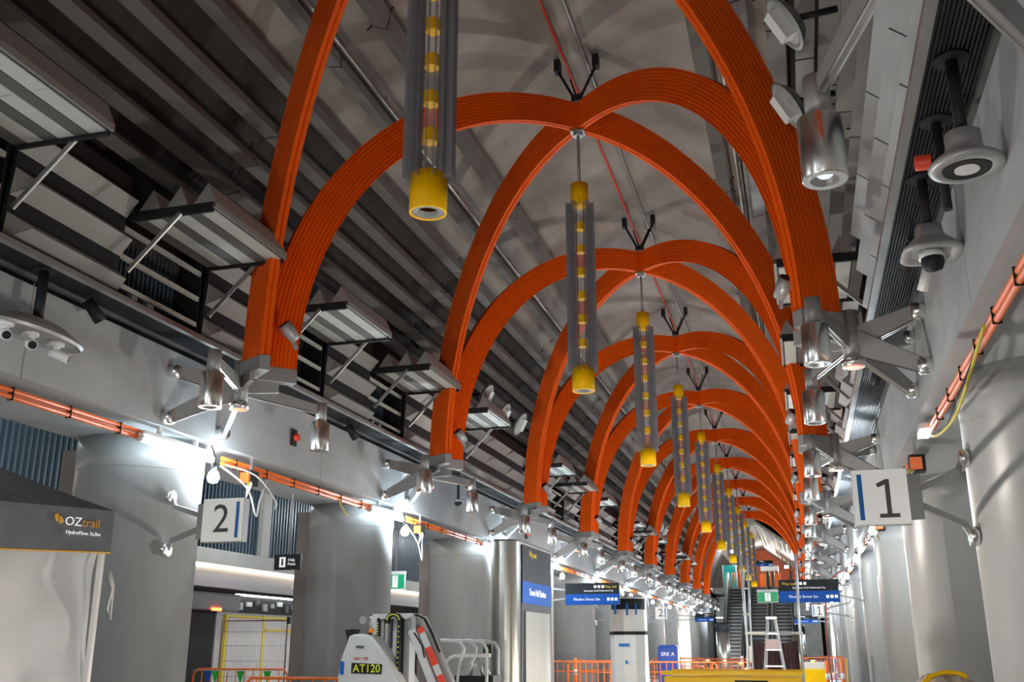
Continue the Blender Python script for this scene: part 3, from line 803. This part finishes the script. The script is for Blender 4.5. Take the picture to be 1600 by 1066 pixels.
# printing on the valance: faces outwards (to +x)
ang=atan2(-U.y,-U.x)      # text direction from the far end of the side towards C1
def onval(f,dz): 
    p=C1+U*f; return Vector((p.x,p.y,ZT-.13+dz))-V*.012
rot=(radians(90),0,ang)
lg=MB(); c=onval(.36,.04); D=-U
for q,(du,dz) in enumerate(((-.02,.012),(.004,-.002))):
    pts=[c+D*(du-.02)+Vector((0,0,dz+.012)),c+D*(du+.0)+Vector((0,0,dz+.026)),c+D*(du+.024)+Vector((0,0,dz-.008)),c+D*(du+.0)+Vector((0,0,dz-.028))]
    lg.add([p for p in pts]+[p-V*.003 for p in pts],[(0,1,2,3),(4,7,6,5),(0,4,5,1),(1,5,6,2),(2,6,7,3),(3,7,4,0)])
lg.build('diamond_mark',TENTY,t)
text('logo_text','OZ',.075,onval(.272,.035),rot,TEXTW,t)
text('logo_text','trail',.075,onval(.155,.035),rot,TENTY,t)
text('size_text','HydroFlow 3x3m',.032,onval(.20,-.03),rot,TEXTW,t)
MB().tube([C1+Vector((.02,-.01,1.93)),C1+Vector((.05,0,1.84)),C1+Vector((.03,0,1.72)),C1+Vector((.06,.0,1.66)),C1+Vector((.055,.0,1.86)),C1+Vector((.02,0,1.95))],.006,6).build('tie_cord',WHITE,t)

# ---------------------------------------------------------------- tracked boom lift AT120
YL=12.5
def LP(px,py,dy=0): return (-3.10+(px-546)*.00865, YL+dy, 1.855-(py-965)*.00787)
def L2(px,py): p=LP(px,py); return (p[0],p[2])
t=thing('boom_lift','white compact boom lift marked AT120 on the left behind the columns','boom lift')
def lp(poly,y0,y1,name,m,par=None,bev=0): return MB().prism([L2(*p) for p in poly],YL+y0,YL+y1).build(name,m,par or t,bev)
cowl=lp([(543,1180),(545,1060),(549,1030),(560,995),(566,992),(583,991),(597,995),(612,1012),(625,1034),(642,1066),(652,1100),(660,1180)],-.35,.35,'cowling',LIFTW,None,.03)
lp([(549,1034),(555,1034),(555,1054),(549,1054)],-.358,-.352,'side_sticker',BLUE,cowl)
lp([(567,1036),(615,1038),(614,1053),(567,1052)],-.359,-.352,'number_plate',BLACK,cowl)
text('plate_text','AT120',.135,(LP(591,1045)[0],YL-.362,LP(591,1045)[2]),FACE,HIVIS,cowl,sx=1.0)
text('unit_text','Unit 1120',.05,(LP(581,1029.5)[0],YL-.356,LP(581,1029.5)[2]),FACE,RED,cowl)
lp([(573,1009.5),(585,1010),(585,1014),(573,1013.5)],-.358,-.352,'vent',GREYT,cowl)
hn=lp([(551,985),(566,984),(560,1000),(557,1018),(552,1018),(555,999)],-.30,-.10,'funnel',BLACK)
lp([(559,1008),(564,1012),(561,1017),(557,1013)],-.33,-.31,'red_tag',RED,hn)
MB().tube([LP(585,998,-.2),LP(586,990,-.2)],.035,14).build('beacon_base',BLACK,t)
MB().tube([LP(586,990,-.2),LP(590,983,-.2)],[.03,.025],14).build('amber_beacon',mat('amber',(.9,.25,.01),.3),t)
lp([(584,960),(648,959),(652,964),(640,968),(590,968)],-.12,.2,'top_link',LIFTW)
MB().lathe([(.0,-.2),(.05,-.2),(.05,.2),(.0,.2)],c=LP(574,970),n=18,axis='Y').build('top_pivot',PAINTST,t)
lp([(584,962),(592,962),(593,1050),(586,1050),(584,985),(578,976)],-.1,.1,'mast_arm',LIFTW)
for x0,x1,m,nm in((593,597,BLACK,'chain_guard'),(604,609,LIFTG,'mast_tube'),(609,613,GREYT,'mast_slot'),(617,628,LIFTW,'mast_box'),(628,635,BLACK,'chain_guard'),(635,644,LIFTG,'mast_tube'),(597,602,LIFTG,'mast_tube')):
    lp([(x0,966),(x1,966),(x1,1180),(x0,1180)],-.08 if m!=BLACK else -.12,.12,nm,m)
ch=MB(); dots=MB()
arc=[LP(613+ (0),976,-.16)]
pts=[LP(612,976,-.16)]+[LP(621.5-9.5*cos(pi*i/10),969-8*sin(pi*i/10),-.16) for i in range(11)]+[LP(631,980+8*i,-.16) for i in range(0,26)]
for i in range(len(pts)-1): ch.bar(pts[i],pts[i+1],.05,.05,up=(0,1,0))
ch.build('cable_chain',BLACK,t)
for i in range(len(pts)):
    dots.lathe([(.0,-.003),(.009,-.003),(.009,.003),(.0,.003)],c=(pts[i][0],pts[i][1]-.03,pts[i][2]),n=8,axis='Y')
for i in range(14): p=LP(594.5,975+2.6*i*1.6,-.125); dots.lathe([(.0,-.003),(.009,-.003),(.009,.003),(.0,.003)],c=p,n=8,axis='Y')
tag(dots.build('yellow_chain_dots',HIVIS,t),kind='stuff')
lp([(648,964),(655,964),(656,1000),(652,1010),(647,1000)],-.14,-.04,'link_plate',LIFTG)
MB().bar(LP(656,968),LP(730,1130),.12,.16).build('boom',LIFTG,t)
MB().bar(LP(650,985,-.12),LP(702,1110,-.12),.09,.10).build('lower_boom',LIFTW,t)
for i,(a,b,m) in enumerate(((0,.10,RED),(.10,.36,LIFTW),(.36,.68,RED),(.68,.86,LIFTW),(.86,1.1,RED))):
    A0=Vector(LP(663,982,-.16));B0=Vector(LP(700,1066,-.16)); MB().bar(A0.lerp(B0,a),A0.lerp(B0,b),.03,.075,up=(0,1,0) if 0 else (0,0,1)).build('striped_sleeve',m,t)
hs=MB().tube([LP(645,975,-.05),LP(652,961,-.05),LP(665,968,-.05),LP(677,990,-.05),LP(690,1020,-.05)],.018,8).build('hose',BLACK,t)
MB().tube([LP(655,990,-.18),LP(664,1003,-.19),LP(668,1010,-.18),LP(672,1028,-.18)],.010,6).build('hose',BLACK,t)
MB().box((-2.45,YL+.25,.12),(1.5,.9,.24)).build('track_base',GREYT,t)
t=thing('lift_basket','grey tubular work basket of the boom lift beside the steel totem','basket')
YB=13.6
def BP(px,py,dy=0): return (-2.27+(px-695)*.00935,YB+dy,1.60-(py-1000)*.0085)
for dy in(0,.55):
    MB().tube([BP(696,1003,dy),BP(718,1004,dy),BP(728,1007,dy),BP(733,1016,dy),BP(731,1026,dy),BP(727,1035,dy),BP(724,1062,dy),BP(723,1150,dy)],.022,10).build('rail',LIFTW,t)
    MB().tube([BP(733,1003.5,dy),BP(752,1004,dy),BP(763,1007,dy),BP(768,1018,dy),BP(768,1060,dy),BP(768,1150,dy)],.022,10).build('rail',LIFTW,t)
MB().tube([BP(775,1026,-.05),BP(722,1027,-.05),BP(712,1031,-.05),BP(706,1040,-.05),BP(708,1055,-.05),BP(716,1080,-.05),BP(722,1150,-.05)],.024,10).build('rail',OFFW,t)
MB().tube([BP(693,1022,-.05),BP(706,1036,-.05)],.024,10).build('rail',OFFW,t)
for a,b in(((735,1060),(748,1030)),((748,1030),(756,1060)),((718,1050),(738,1034)),((756,1040),(766,1056))): MB().tube([BP(*a,.2),BP(*b,.2)],.02,8).build('brace',LIFTG,t)
MB().box((BP(745,1070)[0],YB+.3,1.0),(.55,.4,.22)).build('control_box',BLACK,t)
MB().box((BP(760,1018)[0],YB+.3,1.45),(.12,.08,.14)).build('control_head',BLACK,t)
MB().box((BP(735,1150)[0],YB+.27,.35),(.62,.60,.06)).build('floor',LIFTG,t); MB().box((BP(735,1150)[0],YB+.27,.17),(.3,.3,.32)).build('pedestal',GREYT,t)

# ---------------------------------------------------------------- steel information totems
def totem(x,y,L,r,h,lab,wrap=False):
    t=thing('info_totem',lab,'totem',(x,y,0))
    def stad(rr,z0,z1,mb,n=18):
        poly=[(rr*cos(a),-rr*sin(a)*1.0) for a in [pi*i/n for i in range(n+1)]]+[(-rr*cos(a),L+rr*sin(a)) for a in [pi*i/n for i in range(n+1)]]
        return mb.prism(poly,z0,z1,'Z')
    b=stad(r,0,h,MB()).build('shell',CHROMET,t)
    stad(r+.006,h,h+.03,MB()).build('cap',GREYT,t)
    if not wrap:
        MB().box((r+.004,L*.5,h*.5-.02),(.012,L,h-.06)).build('screen_frame',BLACK,t)
        MB().box((r+.012,L*.5,2.62),(.012,L-.04,.84)).build('map_screen',NAVY,t)
        MB().box((r+.016,L*.5,2.31),(.012,L-.04,.34)).build('blue_band',BLUE,t)
        text('band_text','Town Hall Station',.15,(r+.024,L*.5,2.32),(radians(90),0,radians(90)),TEXTW,t)
        text('map_text','Way out',.13,(r+.02,L*.35,2.92),(radians(90),0,radians(90)),TEXTY,t)
        MB().box((r+.016,L*.52,1.02),(.012,L-.35,2.0)).build('pale_screen',SCREENP,t)
    return t
CHROMET=mat('totem_brushed_steel',(.50,.51,.47),.30,metal=.9,noise=.3,nscale=2.5,stretch=(1,1,.5))
SCREENP=mat('pale_glass_screen',(.20,.215,.20),.5,noise=.12,nscale=1.5,stretch=(1,2,.2))
totem(-1.84,15.42,1.95,.24,3.07,'polished steel information totem with a blue banded screen, left of centre')
t=thing('wrapped_totem','totem wrapped in white board and blue tape standing left of centre','totem',(-1.60,25.6,0))
poly=[(.46*cos(a),.46*sin(a)) for a in [2*pi*i/10+.2 for i in range(10)]]
MB().prism(poly,0,2.36,'Z').build('cardboard_wrap',OFFW,t)
MB().lathe([(.42,2.30),(.42,2.62),(.40,2.64),(.0,2.66)],n=32).build('dark_head',NAVY,t)
MB().lathe([(.425,2.62),(.43,2.66),(.40,2.68),(.0,2.69)],n=32).build('steel_cap',CHROME,t)
MB().prism([(.475*cos(a),.475*sin(a)) for a in [2*pi*i/10+.2 for i in range(10)]],1.76,1.84,'Z').build('black_strap',BLACK,t)
for x,z,w,h_,a in((-.26,2.36,.05,.22,.15),(.05,2.36,.05,.28,-.1),(.26,2.36,.04,.26,0),(-.05,1.52,.26,.07,0),(.0,1.12,.06,.08,0)):
    MB().box((x,-sqrt(max(.01,.475**2-x*x))-.004,z),(w,.012,h_)).build('blue_tape',TAPE,t)
t=thing('info_totem','slim distant steel totem with dark head left of the escalators','totem',(-.55,42,0))
MB().lathe([(.26,0),(.26,2.05)],n=28).build('shell',CHROMET,t); MB().lathe([(.27,2.05),(.27,2.35),(.24,2.38),(.0,2.40)],n=28).build('dark_head',NAVY,t)
t=thing('info_totem','distant totem with dark head right of the escalators','totem',(2.35,47,0))
MB().lathe([(.26,0),(.26,2.0)],n=28).build('shell',CHROMET,t); MB().lathe([(.27,2.0),(.27,2.35),(.24,2.38),(.0,2.40)],n=28).build('dark_head',NAVY,t)

# ---------------------------------------------------------------- blue machine, barriers, tank, ladder and platform scaffold
t=thing('blue_cabinet','blue plastic cabinet on wheels behind the orange barriers','cabinet',(-1.58,33,0))
MB().box((0,0,.78),(.62,.45,1.40)).build('body',BLUEP,t,bevel=.03); MB().box((0,-.23,1.02),(.48,.02,.04)).build('slot',BLACK,t); MB().box((0,-.02,1.50),(.5,.36,.06)).build('lid',BLUEP,t)
text('lettering','SRK A',.16,(0,-.236,1.25),FACE,TEXTW,t)
for x in(-.24,.24):
    for y in(-.16,.16): MB().lathe([(.0,-.02),(.05,-.02),(.05,.02),(.0,.02)],c=(x,y,.05),n=14,axis='X').build('wheel',BLACK,t)
def barrier_proto():
    t=thing('crowd_barrier','','barrier',group='orange plastic crowd barriers')
    W=1.9
    MB().tube([(-W/2,0,.10),(-W/2,0,.98),(-W/2+.08,0,1.07),(W/2-.08,0,1.07),(W/2,0,.98),(W/2,0,.10)],.022,8).build('frame',ORB,t)
    MB().tube([(-W/2,0,.80),(W/2,0,.80)],.014,6).tube([(-W/2,0,.18),(W/2,0,.18)],.018,6).build('cross_rail',ORB,t)
    for i in range(1,11): MB().tube([(-W/2+W*i/11,0,.18),(-W/2+W*i/11,0,1.06)],.010,6).build('upright',ORB,t)
    for x in(-W/2+.15,W/2-.15): MB().box((x,0,.05),(.10,.5,.10)).build('foot',ORB,t)
    return t
p=barrier_proto(); tr=tree_of(p)
BAR=[(-7.9,18.0,.12,'orange barrier with bunting in front of the train, between the first two left columns'),
 (-4.05,13.2,.0,'orange barrier beside the second left column, mostly below the frame'),
 (-4.1,29.5,.5,'orange barrier leftmost of those left of the wrapped totem'),
 (-2.9,28.6,.0,'orange barrier directly left of the wrapped totem'),
 (-3.2,31.0,.1,'orange barrier in the second line left of the wrapped totem'),
 (-.75,29.3,.0,'orange barrier right of the wrapped totem, in front of the blue cabinet'),
 (1.15-.15,29.6,.05,'orange barrier behind the yellow skip, left of the ladder'),
 (-.3,36.5,.1,'orange barrier further back in front of the slim totem'),
 (3.0,40,.0,'orange barrier on the right beneath the distant number one sign'),
 (3.9,46,.4,'orange barrier furthest right before the columns'),
 (-1.9,38,.3,'orange barrier behind the blue cabinet')]
for i,(x,y,a,lab) in enumerate(BAR):
    if i==0: p.location=(x,y,0); p.rotation_euler=(0,0,a); p['label']=lab
    else: o=dup(p,(x,y,0),lab,tr); o.rotation_euler=(0,0,a)
t=thing('flag_bunting','string of green and blue pennants hung along the first barrier','bunting',(-7.9,17.9,0),rz=.12)
MB().tube([(-.93,0,1.05),(.93,0,1.05)],.005,6).build('string',WHITE,t)
for x,m in((-.60,BLUEP),(-.45,GREENF),(.06,GREENF),(.60,GREENF)):
    MB().prism([(x-.08,1.04),(x+.08,1.04),(x+.01,.80)],-.003,.003).build('pennant',m,t)
t=thing('mesh_fence','temporary wire mesh fence panel standing behind the bunting','fence',(-8.35,19.2,0))
MB().tube([(-.75,0,.05),(-.75,0,2.0),(.75,0,2.0),(.75,0,.05)],.020,8).build('frame',STEEL,t)
g=MB()
for i in range(1,24): g.tube([(-.75+1.5*i/24,0,.1),(-.75+1.5*i/24,0,2.0)],.003,4)
for z in(.1,.5,.9,1.2,1.5,1.78): g.tube([(-.75,0,z),(.75,0,z)],.004,4)
g.build('wire_mesh',STEEL,t)
MB().box((.78,0,2.0),(.05,.08,.14)).build('clamp',BLACK,t)
for x in(-.72,.72): MB().box((x,0,.05),(.18,.5,.10)).build('foot',BLACK,t)
# yellow skip in the foreground centre
t=thing('yellow_skip','low yellow steel tank at the bottom centre','tank',(1.635,14,0))
MB().box((0,.5,.56),(1.76,1.0,1.10)).build('body',YELT,t,bevel=.01)
MB().box((0,-.01,1.16),(1.80,.06,.05)).build('rim',YELT,t); MB().box((0,1.0,1.16),(1.80,.06,.05)).build('rim',YELT,t)
MB().box((.25,-.012,.93),(.42,.02,.28)).build('dark_label',NAVY,t)
# step ladder
t=thing('step_ladder','aluminium A-frame step ladder in front of the escalators','ladder',(2.02,20,0))
ALU=mat('ladder_aluminium',(.55,.58,.60),.35,metal=.5)
for s_,nm in((-1,'front_stile'),(1,'front_stile')): MB().bar((s_*.30,-.35,0),(s_*.06,0,2.0),.03,.06).build(nm,ALU,t)
for s_ in(-1,1): MB().bar((s_*.28,.45,0),(s_*.07,.06,1.95),.025,.05).build('rear_stile',ALU,t)
for i in range(1,7):
    f=i/7; w_=.30*(1-f)+.06*f; MB().box((0,-.35*(1-f),2.0*f),(w_*2,.08,.025)).build('tread',ALU,t)
MB().box((0,.02,2.0),(.20,.16,.05)).build('top_cap',ALU,t)
MB().box((0,-.12,1.53),(.26,.02,.18)).build('label_board',mat('ladder_label',(.35,.28,.30),.5),t)
# scaffold platform with dark sheeting
t=thing('scissor_platform','steel mast platform with poles and dark maroon sheeting below','platform',(2.02,21.0,0))
for x,m in((-.52,'pole'),(.50,'pole')):
    MB().tube([(x-.02,0,0),(x-.0,0,1.7),(x+(-.03 if x<0 else .02),0,3.25)],.028,10).build(m,ALU,t)
MB().tube([(-.46,.03,0),(-.42,.03,3.2)],.02,8).build('pole',ALU,t)
MB().box((0,0,1.74),(1.1,.06,.05)).build('cross_beam',LIFTG,t)
for z in(1.1,2.1,2.6,2.95): MB().box((-.5,0,z),(.14,.07,.03)).build('clamp',PAINTST,t)
mb=MB(); nx=40; vs=[]
for j in range(7):
    for k in range(nx+1):
        f=k/nx; g=j/6; vs.append((-.42+.86*f,.10+.03*sin(f*60),1.60-.05*sin(pi*f)-g*1.58))
mb.add(vs,[(j*(nx+1)+k,j*(nx+1)+k+1,(j+1)*(nx+1)+k+1,(j+1)*(nx+1)+k) for j in range(6) for k in range(nx)],True).build('dark_sheeting',MAROON,t)
MB().box((-.50,.05,1.35),(.10,.06,.30)).build('control_panel',WHITE,t)
# yellow machine and bollards at the right
t=thing('yellow_machine','yellow floor machine behind the wire barrier at the right','machine',(2.75,30,0))
MB().box((0,0,.45),(.7,.8,.9)).build('body',YELT,t,bevel=.04); MB().box((0,-.05,.98),(.6,.5,.18)).build('white_cover',WHITE,t,bevel=.02); MB().tube([(.3,.3,.9),(.35,.5,1.15),(-.1,.5,1.15)],.02,8).build('handle',BLACK,t)
for x in(-.3,.3): MB().lathe([(.0,-.04),(.12,-.04),(.12,.04),(.0,.04)],c=(x,-.2,.12),n=18,axis='X').build('wheel',BLACK,t)
for i,(x,y,lab) in enumerate(((3.05,26.5,'orange and white bollard right of the yellow machine'),(3.42,27.0,'orange and white bollard nearest the right columns'),(-3.75,29.2,'orange and white bollard by the barriers left of centre'))):
    t=thing('safety_bollard',lab,'bollard',(x,y,0))
    MB().lathe([(.045,.05),(.045,1.15),(.03,1.18),(.0,1.18)],n=16).build('post',ORB,t); MB().lathe([(.048,.72),(.048,.86)],n=16).build('white_band',WHITE,t); MB().lathe([(.18,0),(.17,.05),(.05,.06)],n=20).build('base',BLACK,t)
for i,(x,y,m,lab) in enumerate(((3.25,27.6,BLUEP,'blue broom standing among the bollards'),(3.55,28.2,YELS,'yellow broom standing against the right barriers'),(3.1,28.6,mat('purple_plastic',(.15,.03,.3),.5),'purple mop standing beside the yellow machine'))):
    t=thing('broom',lab,'broom',(x,y,0)); MB().tube([(0,0,.05),(.03,.02,1.2)],.013,8).build('handle',m,t); MB().box((0,0,.05),(.3,.06,.10)).build('head',m,t)
# plastic wrapped bundle at the lower right
t=thing('wrapped_bundle','plastic wrapped bundle with a yellow strap at the bottom right','bundle',(3.52,7.9,0))
nx,ny=28,18; vs=[]
for j in range(ny+1):
    for k in range(nx+1):
        u=k/nx*2-1; v=j/ny*2-1
        h=1.31-.10*abs(u)**2.2-.06*v*v+.018*sin(9*u+4*v)+.012*sin(17*v-6*u)
        vs.append((u*.22,v*.18,h))
fs=[(j*(nx+1)+k,j*(nx+1)+k+1,(j+1)*(nx+1)+k+1,(j+1)*(nx+1)+k) for j in range(ny) for k in range(nx)]
rim=[k for k in range(nx+1)]+[(j)*(nx+1)+nx for j in range(1,ny+1)]+[ny*(nx+1)+k for k in range(nx-1,-1,-1)]+[j*(nx+1) for j in range(ny-1,0,-1)]
b0=len(vs); vs+=[(vs[i][0]*1.02,vs[i][1]*1.02,0.0) for i in rim]; m=len(rim)
fs+=[(rim[i],rim[(i+1)%m],b0+(i+1)%m,b0+i) for i in range(m)]
MB().add(vs,fs,True).build('plastic_wrap',PLAST,t)
MB().tube([(-.16,-.19,1.25),(-.10,-.10,1.30),(.0,-.06,1.325),(.09,-.08,1.32),(.13,-.12,1.295)],.016,8).build('yellow_strap',YEL,t)

# ---------------------------------------------------------------- train and platform edge behind the left columns
t=thing('train','white train carriage with open equipment hatch behind the left columns','train',(-9.7,0,0))
MB().box((-.2,25.5,1.25),(.3,11,2.1)).build('body_side',TRAIN,t)
MB().box((-.12,17.4,1.25),(.2,5.0,2.1)).build('dark_end',BLACK,t)
MB().box((.1,18.4,2.40),(.5,3.8,.36)).build('grey_fairing',TRGREY,t,bevel=.04)
for y in(20.35,22.0,23.5,25.2): MB().box((-.02,y,1.2),(.06,.09,1.95)).build('yellow_frame',YELS,t)
MB().box((-.02,22.8,2.14),(.05,4.9,.05)).build('yellow_frame',YELS,t)
for y in(21.18,22.75,24.35): 
    MB().box((-.025,y,1.15),(.05,1.5,1.9)).build('door_leaf',TRAIN,t)
MB().box((-.0,22.75,1.85),(.06,1.4,.06)).build('yellow_frame',YELS,t)
b=MB().box((-.05,23.2,2.40),(.16,5.6,.36)).build('equipment_bay',BLACK,t)
for i in range(14): MB().box((.05,20.8+.36*i,2.36+.05*(i%3)),(.06,.12+.08*(i%2),.10+.06*(i%3==0))).build('equipment_unit',(LIFTG,WHITE,GREYT,PAINTST)[i%4],b)
MB().box((.12,23.2,2.60),(.10,5.4,.035)).build('led_strip',STRIPW,t)
MB().box((.37,19.3,2.24),(.03,.35,.06)).build('red_marker',REDL,t)
t=thing('platform_camera','white camera hanging from the platform fascia','camera',(-8.80,21.9,3.10))
MB().tube([(-.10,0,.08),(0,0,.05),(0,0,-.3)],.02,8).build('pole',WHITE,t); MB().lathe([(.04,-.25),(.16,-.30),(.16,-.33),(.06,-.34),(.06,-.45),(.0,-.48)],n=22).build('dome',WHITE,t)
for y0 in(20.35,26.4,14.6):
    struct('trim_%d'%(20+int(y0)), MB().box((-8.93,y0,4.15),(.12,.35,1.5)), PANELW)
for y in(22.0,13.2):
    pass
# ---------------------------------------------------------------- cables and clutter under the beams
def cable(pts,r,m,lab,name='cable'):
    P=[Vector(p) for p in pts]; o=[]
    for i in range(len(P)-1):
        p0=P[max(i-1,0)];p1=P[i];p2=P[i+1];p3=P[min(i+2,len(P)-1)]
        for k in range(6):
            f=k/6; o.append(.5*((2*p1)+(p2-p0)*f+(2*p0-5*p1+4*p2-p3)*f*f+(3*p1-p0-3*p2+p3)*f**3))
    o.append(P[-1]); return tag(MB().tube(o,r,7).build(name,m),lab,'cable')
cable([(3.93,7.0,3.56),(3.92,8.2,3.32),(3.93,9.0,3.30),(3.94,9.9,3.38),(3.95,10.6,3.52)],.013,YCAB,'yellow cable drooping past the nearest right column')
cable([(3.94,7.6,3.50),(3.93,8.6,3.38),(3.94,9.4,3.34),(3.94,10.4,3.52)],.006,BLACK,'thin dark cable drooping beside the yellow one on the right')
cable([(-3.93,10.4,3.55),(-3.85,10.9,3.35),(-3.88,11.2,3.05),(-3.90,11.3,3.25),(-3.93,11.5,3.55)],.012,OFFW,'loop of pale cable hanging behind the platform two sign')
cable([(-3.93,10.5,3.58),(-3.80,11.0,3.52),(-3.85,11.6,3.30),(-3.90,11.7,3.2)],.010,OFFW,'second pale cable arching over the first left gap')
cable([(-3.93,13.6,3.62),(-3.92,13.8,3.45),(-3.92,13.95,3.38)],.012,YCAB,'short yellow cable end before the second left column')
cable([(-3.93,16.3,3.55),(-3.84,16.7,3.25),(-3.86,17.0,2.95),(-3.90,17.1,3.3),(-3.93,17.3,3.55)],.010,OFFW,'loop of pale cable beyond the second left column')
cable([(3.88,32.0,3.69),(3.4,32.2,3.3),(3.25,32.3,2.3),(3.22,32.3,1.2),(3.3,32.3,.02)],.022,mat('dark_red_hose',(.25,.05,.03),.6),'red hose hanging down in front of a distant right column')
def jbox(loc,lab,s):
    t=thing('junction_box',lab,'junction box',loc)
    MB().box((0,0,0),(.16,.20,.18)).build('box',BLACK,t); MB().box((0,.05,.19),(.03,.04,.26)).build('hanger_strap',PAINTST,t); MB().box((-s*.02,-.12,-.01),(.12,.05,.13)).build('orange_cover',ORB,t)
    for i in range(3): MB().tube([(-s*(.03+.03*i),-.10,-.06),(-s*(.10+.02*i),-.16,-.14+.02*i),(-s*.04,-.10,-.20-.03*i)],.012,6).build('wire',(WHITE,YCAB,OFFW)[i],t)
jbox((3.93,11.6,3.40),'black and orange junction box under the right beam above the platform one sign',1)
jbox((-3.93,11.05,3.50),'black and orange junction box under the left beam above the platform two sign',-1)
jbox((-3.93,17.0,3.50),'black and orange junction box under the left beam by the second bulb',-1)
jbox((3.93,17.6,3.40),'black and orange junction box under the right beam further along',1)
# bright work lamp hidden among the cables on the right
t=thing('work_lamp','glaring work lamp fixed under the right beam above the platform one sign','light',(3.93,10.6,3.56))
MB().box((0,0,.03),(.12,.30,.05)).build('bracket',WHITE,t); MB().box((-.01,0,-.02),(.10,.26,.05)).build('glowing_face',TUBE,t)

# ---------------------------------------------------------------- escalators and the far end
ES0,ES1,EZ=66.5,76.2,5.6
def esc_proto(w=1.0):
    t=thing('escalator','','escalator',group='escalators at the far end')
    n=24; mb=MB(); nz=MB()
    for i in range(n):
        f=i/n; mb.box((0,ES0+(ES1-ES0)*(f+.5/n),EZ*(f+.5/n)-.15),(w,(ES1-ES0)/n,.30))
        nz.box((0,ES0+(ES1-ES0)*f-.01,EZ*(f+.5/n)-.03),(w,.03,.07))
    mb.build('step_band',RIBBED,t); nz.build('step_nosing',STEP,t)
    for s_ in(-1,1):
        x=s_*(w/2+.12)
        MB().prism([(ES0-.6,.0),(ES0-.6,.9),(ES0,1.0),(ES1,EZ+1.0),(ES1+.8,EZ+1.0),(ES1+.8,EZ-.4),(ES1,EZ-.6),(ES0+1,0)],x-.10,x+.10,'X').build('balustrade',PAINTST,t)
        MB().tube([(x,ES0-.6,.93),(x,ES0,1.03),(x,ES1,EZ+1.03),(x,ES1+.8,EZ+1.03)],.06,8).build('handrail',BLACK,t)
    return t
p=esc_proto(); tr=tree_of(p)
for i,(x,lab) in enumerate(((-1.88,'leftmost of the three escalators at the far end'),(-.28,'middle one of the three escalators at the far end'),(1.32,'rightmost of the three escalators at the far end'))):
    if i==0: p.location=(x,0,0); p['label']=lab
    else: dup(p,(x,0,0),lab,tr)
struct('floor_upper', MB().box((0,88.4,5.4),(7.5,23,.4)), FLOOR)
struct('wall_upper_far', MB().box((0,96,7.8),(7.4,.2,4.6)), mat('far_orange_wall',(.55,.10,.02),.6,noise=.2))
struct('ceiling_upper', MB().prism([(-.2,9.7),(3.6,6.9),(3.6,7.1),(-.2,9.9)],72,95), mat('far_pale_soffit',(.5,.47,.42),.5,noise=.3,nscale=1.5))
mb=MB()
for i in range(12):
    f=i/12; mb.box((-.2+3.8*(f+.04),83.5,9.62-2.8*f),(.06,23,.10))
struct('trim_60', mb, STEEL)
t=thing('kiosk_booth','small white and orange booth at the top of the escalators','booth',(.4,80,5.6))
MB().box((0,0,.55),(1.5,.8,1.1)).build('counter',ORB,t); MB().box((0,-.1,1.5),(1.3,.9,.36)).build('sign_fascia',WHITE,t)
for x in(-.6,.6): MB().box((x,0,1.2),(.08,.7,.4)).build('post',GREYT,t)
for i,x in enumerate((-1.7,2.2)):
    t=thing('stair_barrier','orange barrier at the top of the %s escalator'%('left' if i==0 else 'right'),'barrier',(x,78,5.6))
    MB().tube([(-.6,0,.0),(-.6,0,1.1),(.6,0,1.1),(.6,0,0)],.03,8).build('frame',ORB,t)
    for k in range(1,6): MB().tube([(-.6+.2*k,0,.0),(-.6+.2*k,0,1.1)],.015,6).build('upright',ORB,t)
t=thing('glass_lift','teal glass lift shaft behind the last arches on the left','lift shaft',(-2.55,80,5.6))
MB().box((0,0,.9),(1.0,1.2,1.8)).build('glass_cabin',mat('teal_glass',(.01,.14,.13),.15,emit=(.02,.5,.45),estr=.05),t)
for x in(-.5,.5): MB().box((x,-.6,.9),(.06,.06,1.8)).build('corner_post',STEEL,t)
lamp('upper_lamp',(-2.2,77,8.0),160,(.9,.97,1),.3); lamp('upper_lamp',(1.8,82,7.2),160,(1,.95,.88),.3); lamp('upper_lamp',(0,90,9),160,(1,.9,.8),.3)  # lamps and floodlights added up here to brighten the dark escalators
for i,(x,y,z) in enumerate(((-2.2,76.9,8.2),(1.65,81,7.3))):
    t=thing('ceiling_flood','bright floodlight over the %s escalator'%('left' if i==0 else 'right'),'light',(x,y,z)); MB().box((0,0,0),(.35,.2,.22)).build('housing',BLACK,t); MB().box((0,-.11,0),(.3,.03,.18)).build('glowing_face',TUBE,t)

for s in(-1,1):  # ceiling lights added to brighten the columns and platform screens
    t=thing('ceiling_light','','light',group='round ceiling lights over the %s platform'%SIDE[s])
    MB().lathe([(.0,0),(.16,0),(.16,-.06),(.13,-.07),(.0,-.07)],n=24).build('housing',WHITE,t)
    MB().lathe([(.0,-.071),(.12,-.071),(.12,-.08),(.0,-.08)],n=24).build('diffuser',BULB_F,t)
    tr=tree_of(t)
    for i in range(9):
        l=(s*7.3,4+7*i,5.10); lab='round ceiling light over the %s platform, %s'%(SIDE[s],nth(i))
        if i==0: t.location=l; t['label']=lab
        else: dup(t,l,lab,tr)
        lamp('platform_lamp',(l[0],l[1],4.9),55,(.95,.97,1),.15)

struct('wall_lower_far', MB().box((0,80,2.55),(7.6,.2,5.1)), mat('far_lower_wall',(.5,.5,.48),.5,noise=.3,nscale=2))
for i,(x,y) in enumerate(((2.9,74,),(-3.0,74))):  # added lamps that brighten the black space below the upper floor
    t=thing('strip_light','white strip light under the upper floor on the %s'%('right' if i==0 else 'left'),'light',(x,y,3.4)); MB().box((0,0,0),(.7,.12,.06)).build('tube',TUBE,t); MB().tube([(0,0,.02),(0,3.0,1.8)],.01,6).build('cable',BLACK,t)
    lamp('strip_lamp',(x,y,3.2),60,(.85,.95,1),.2)
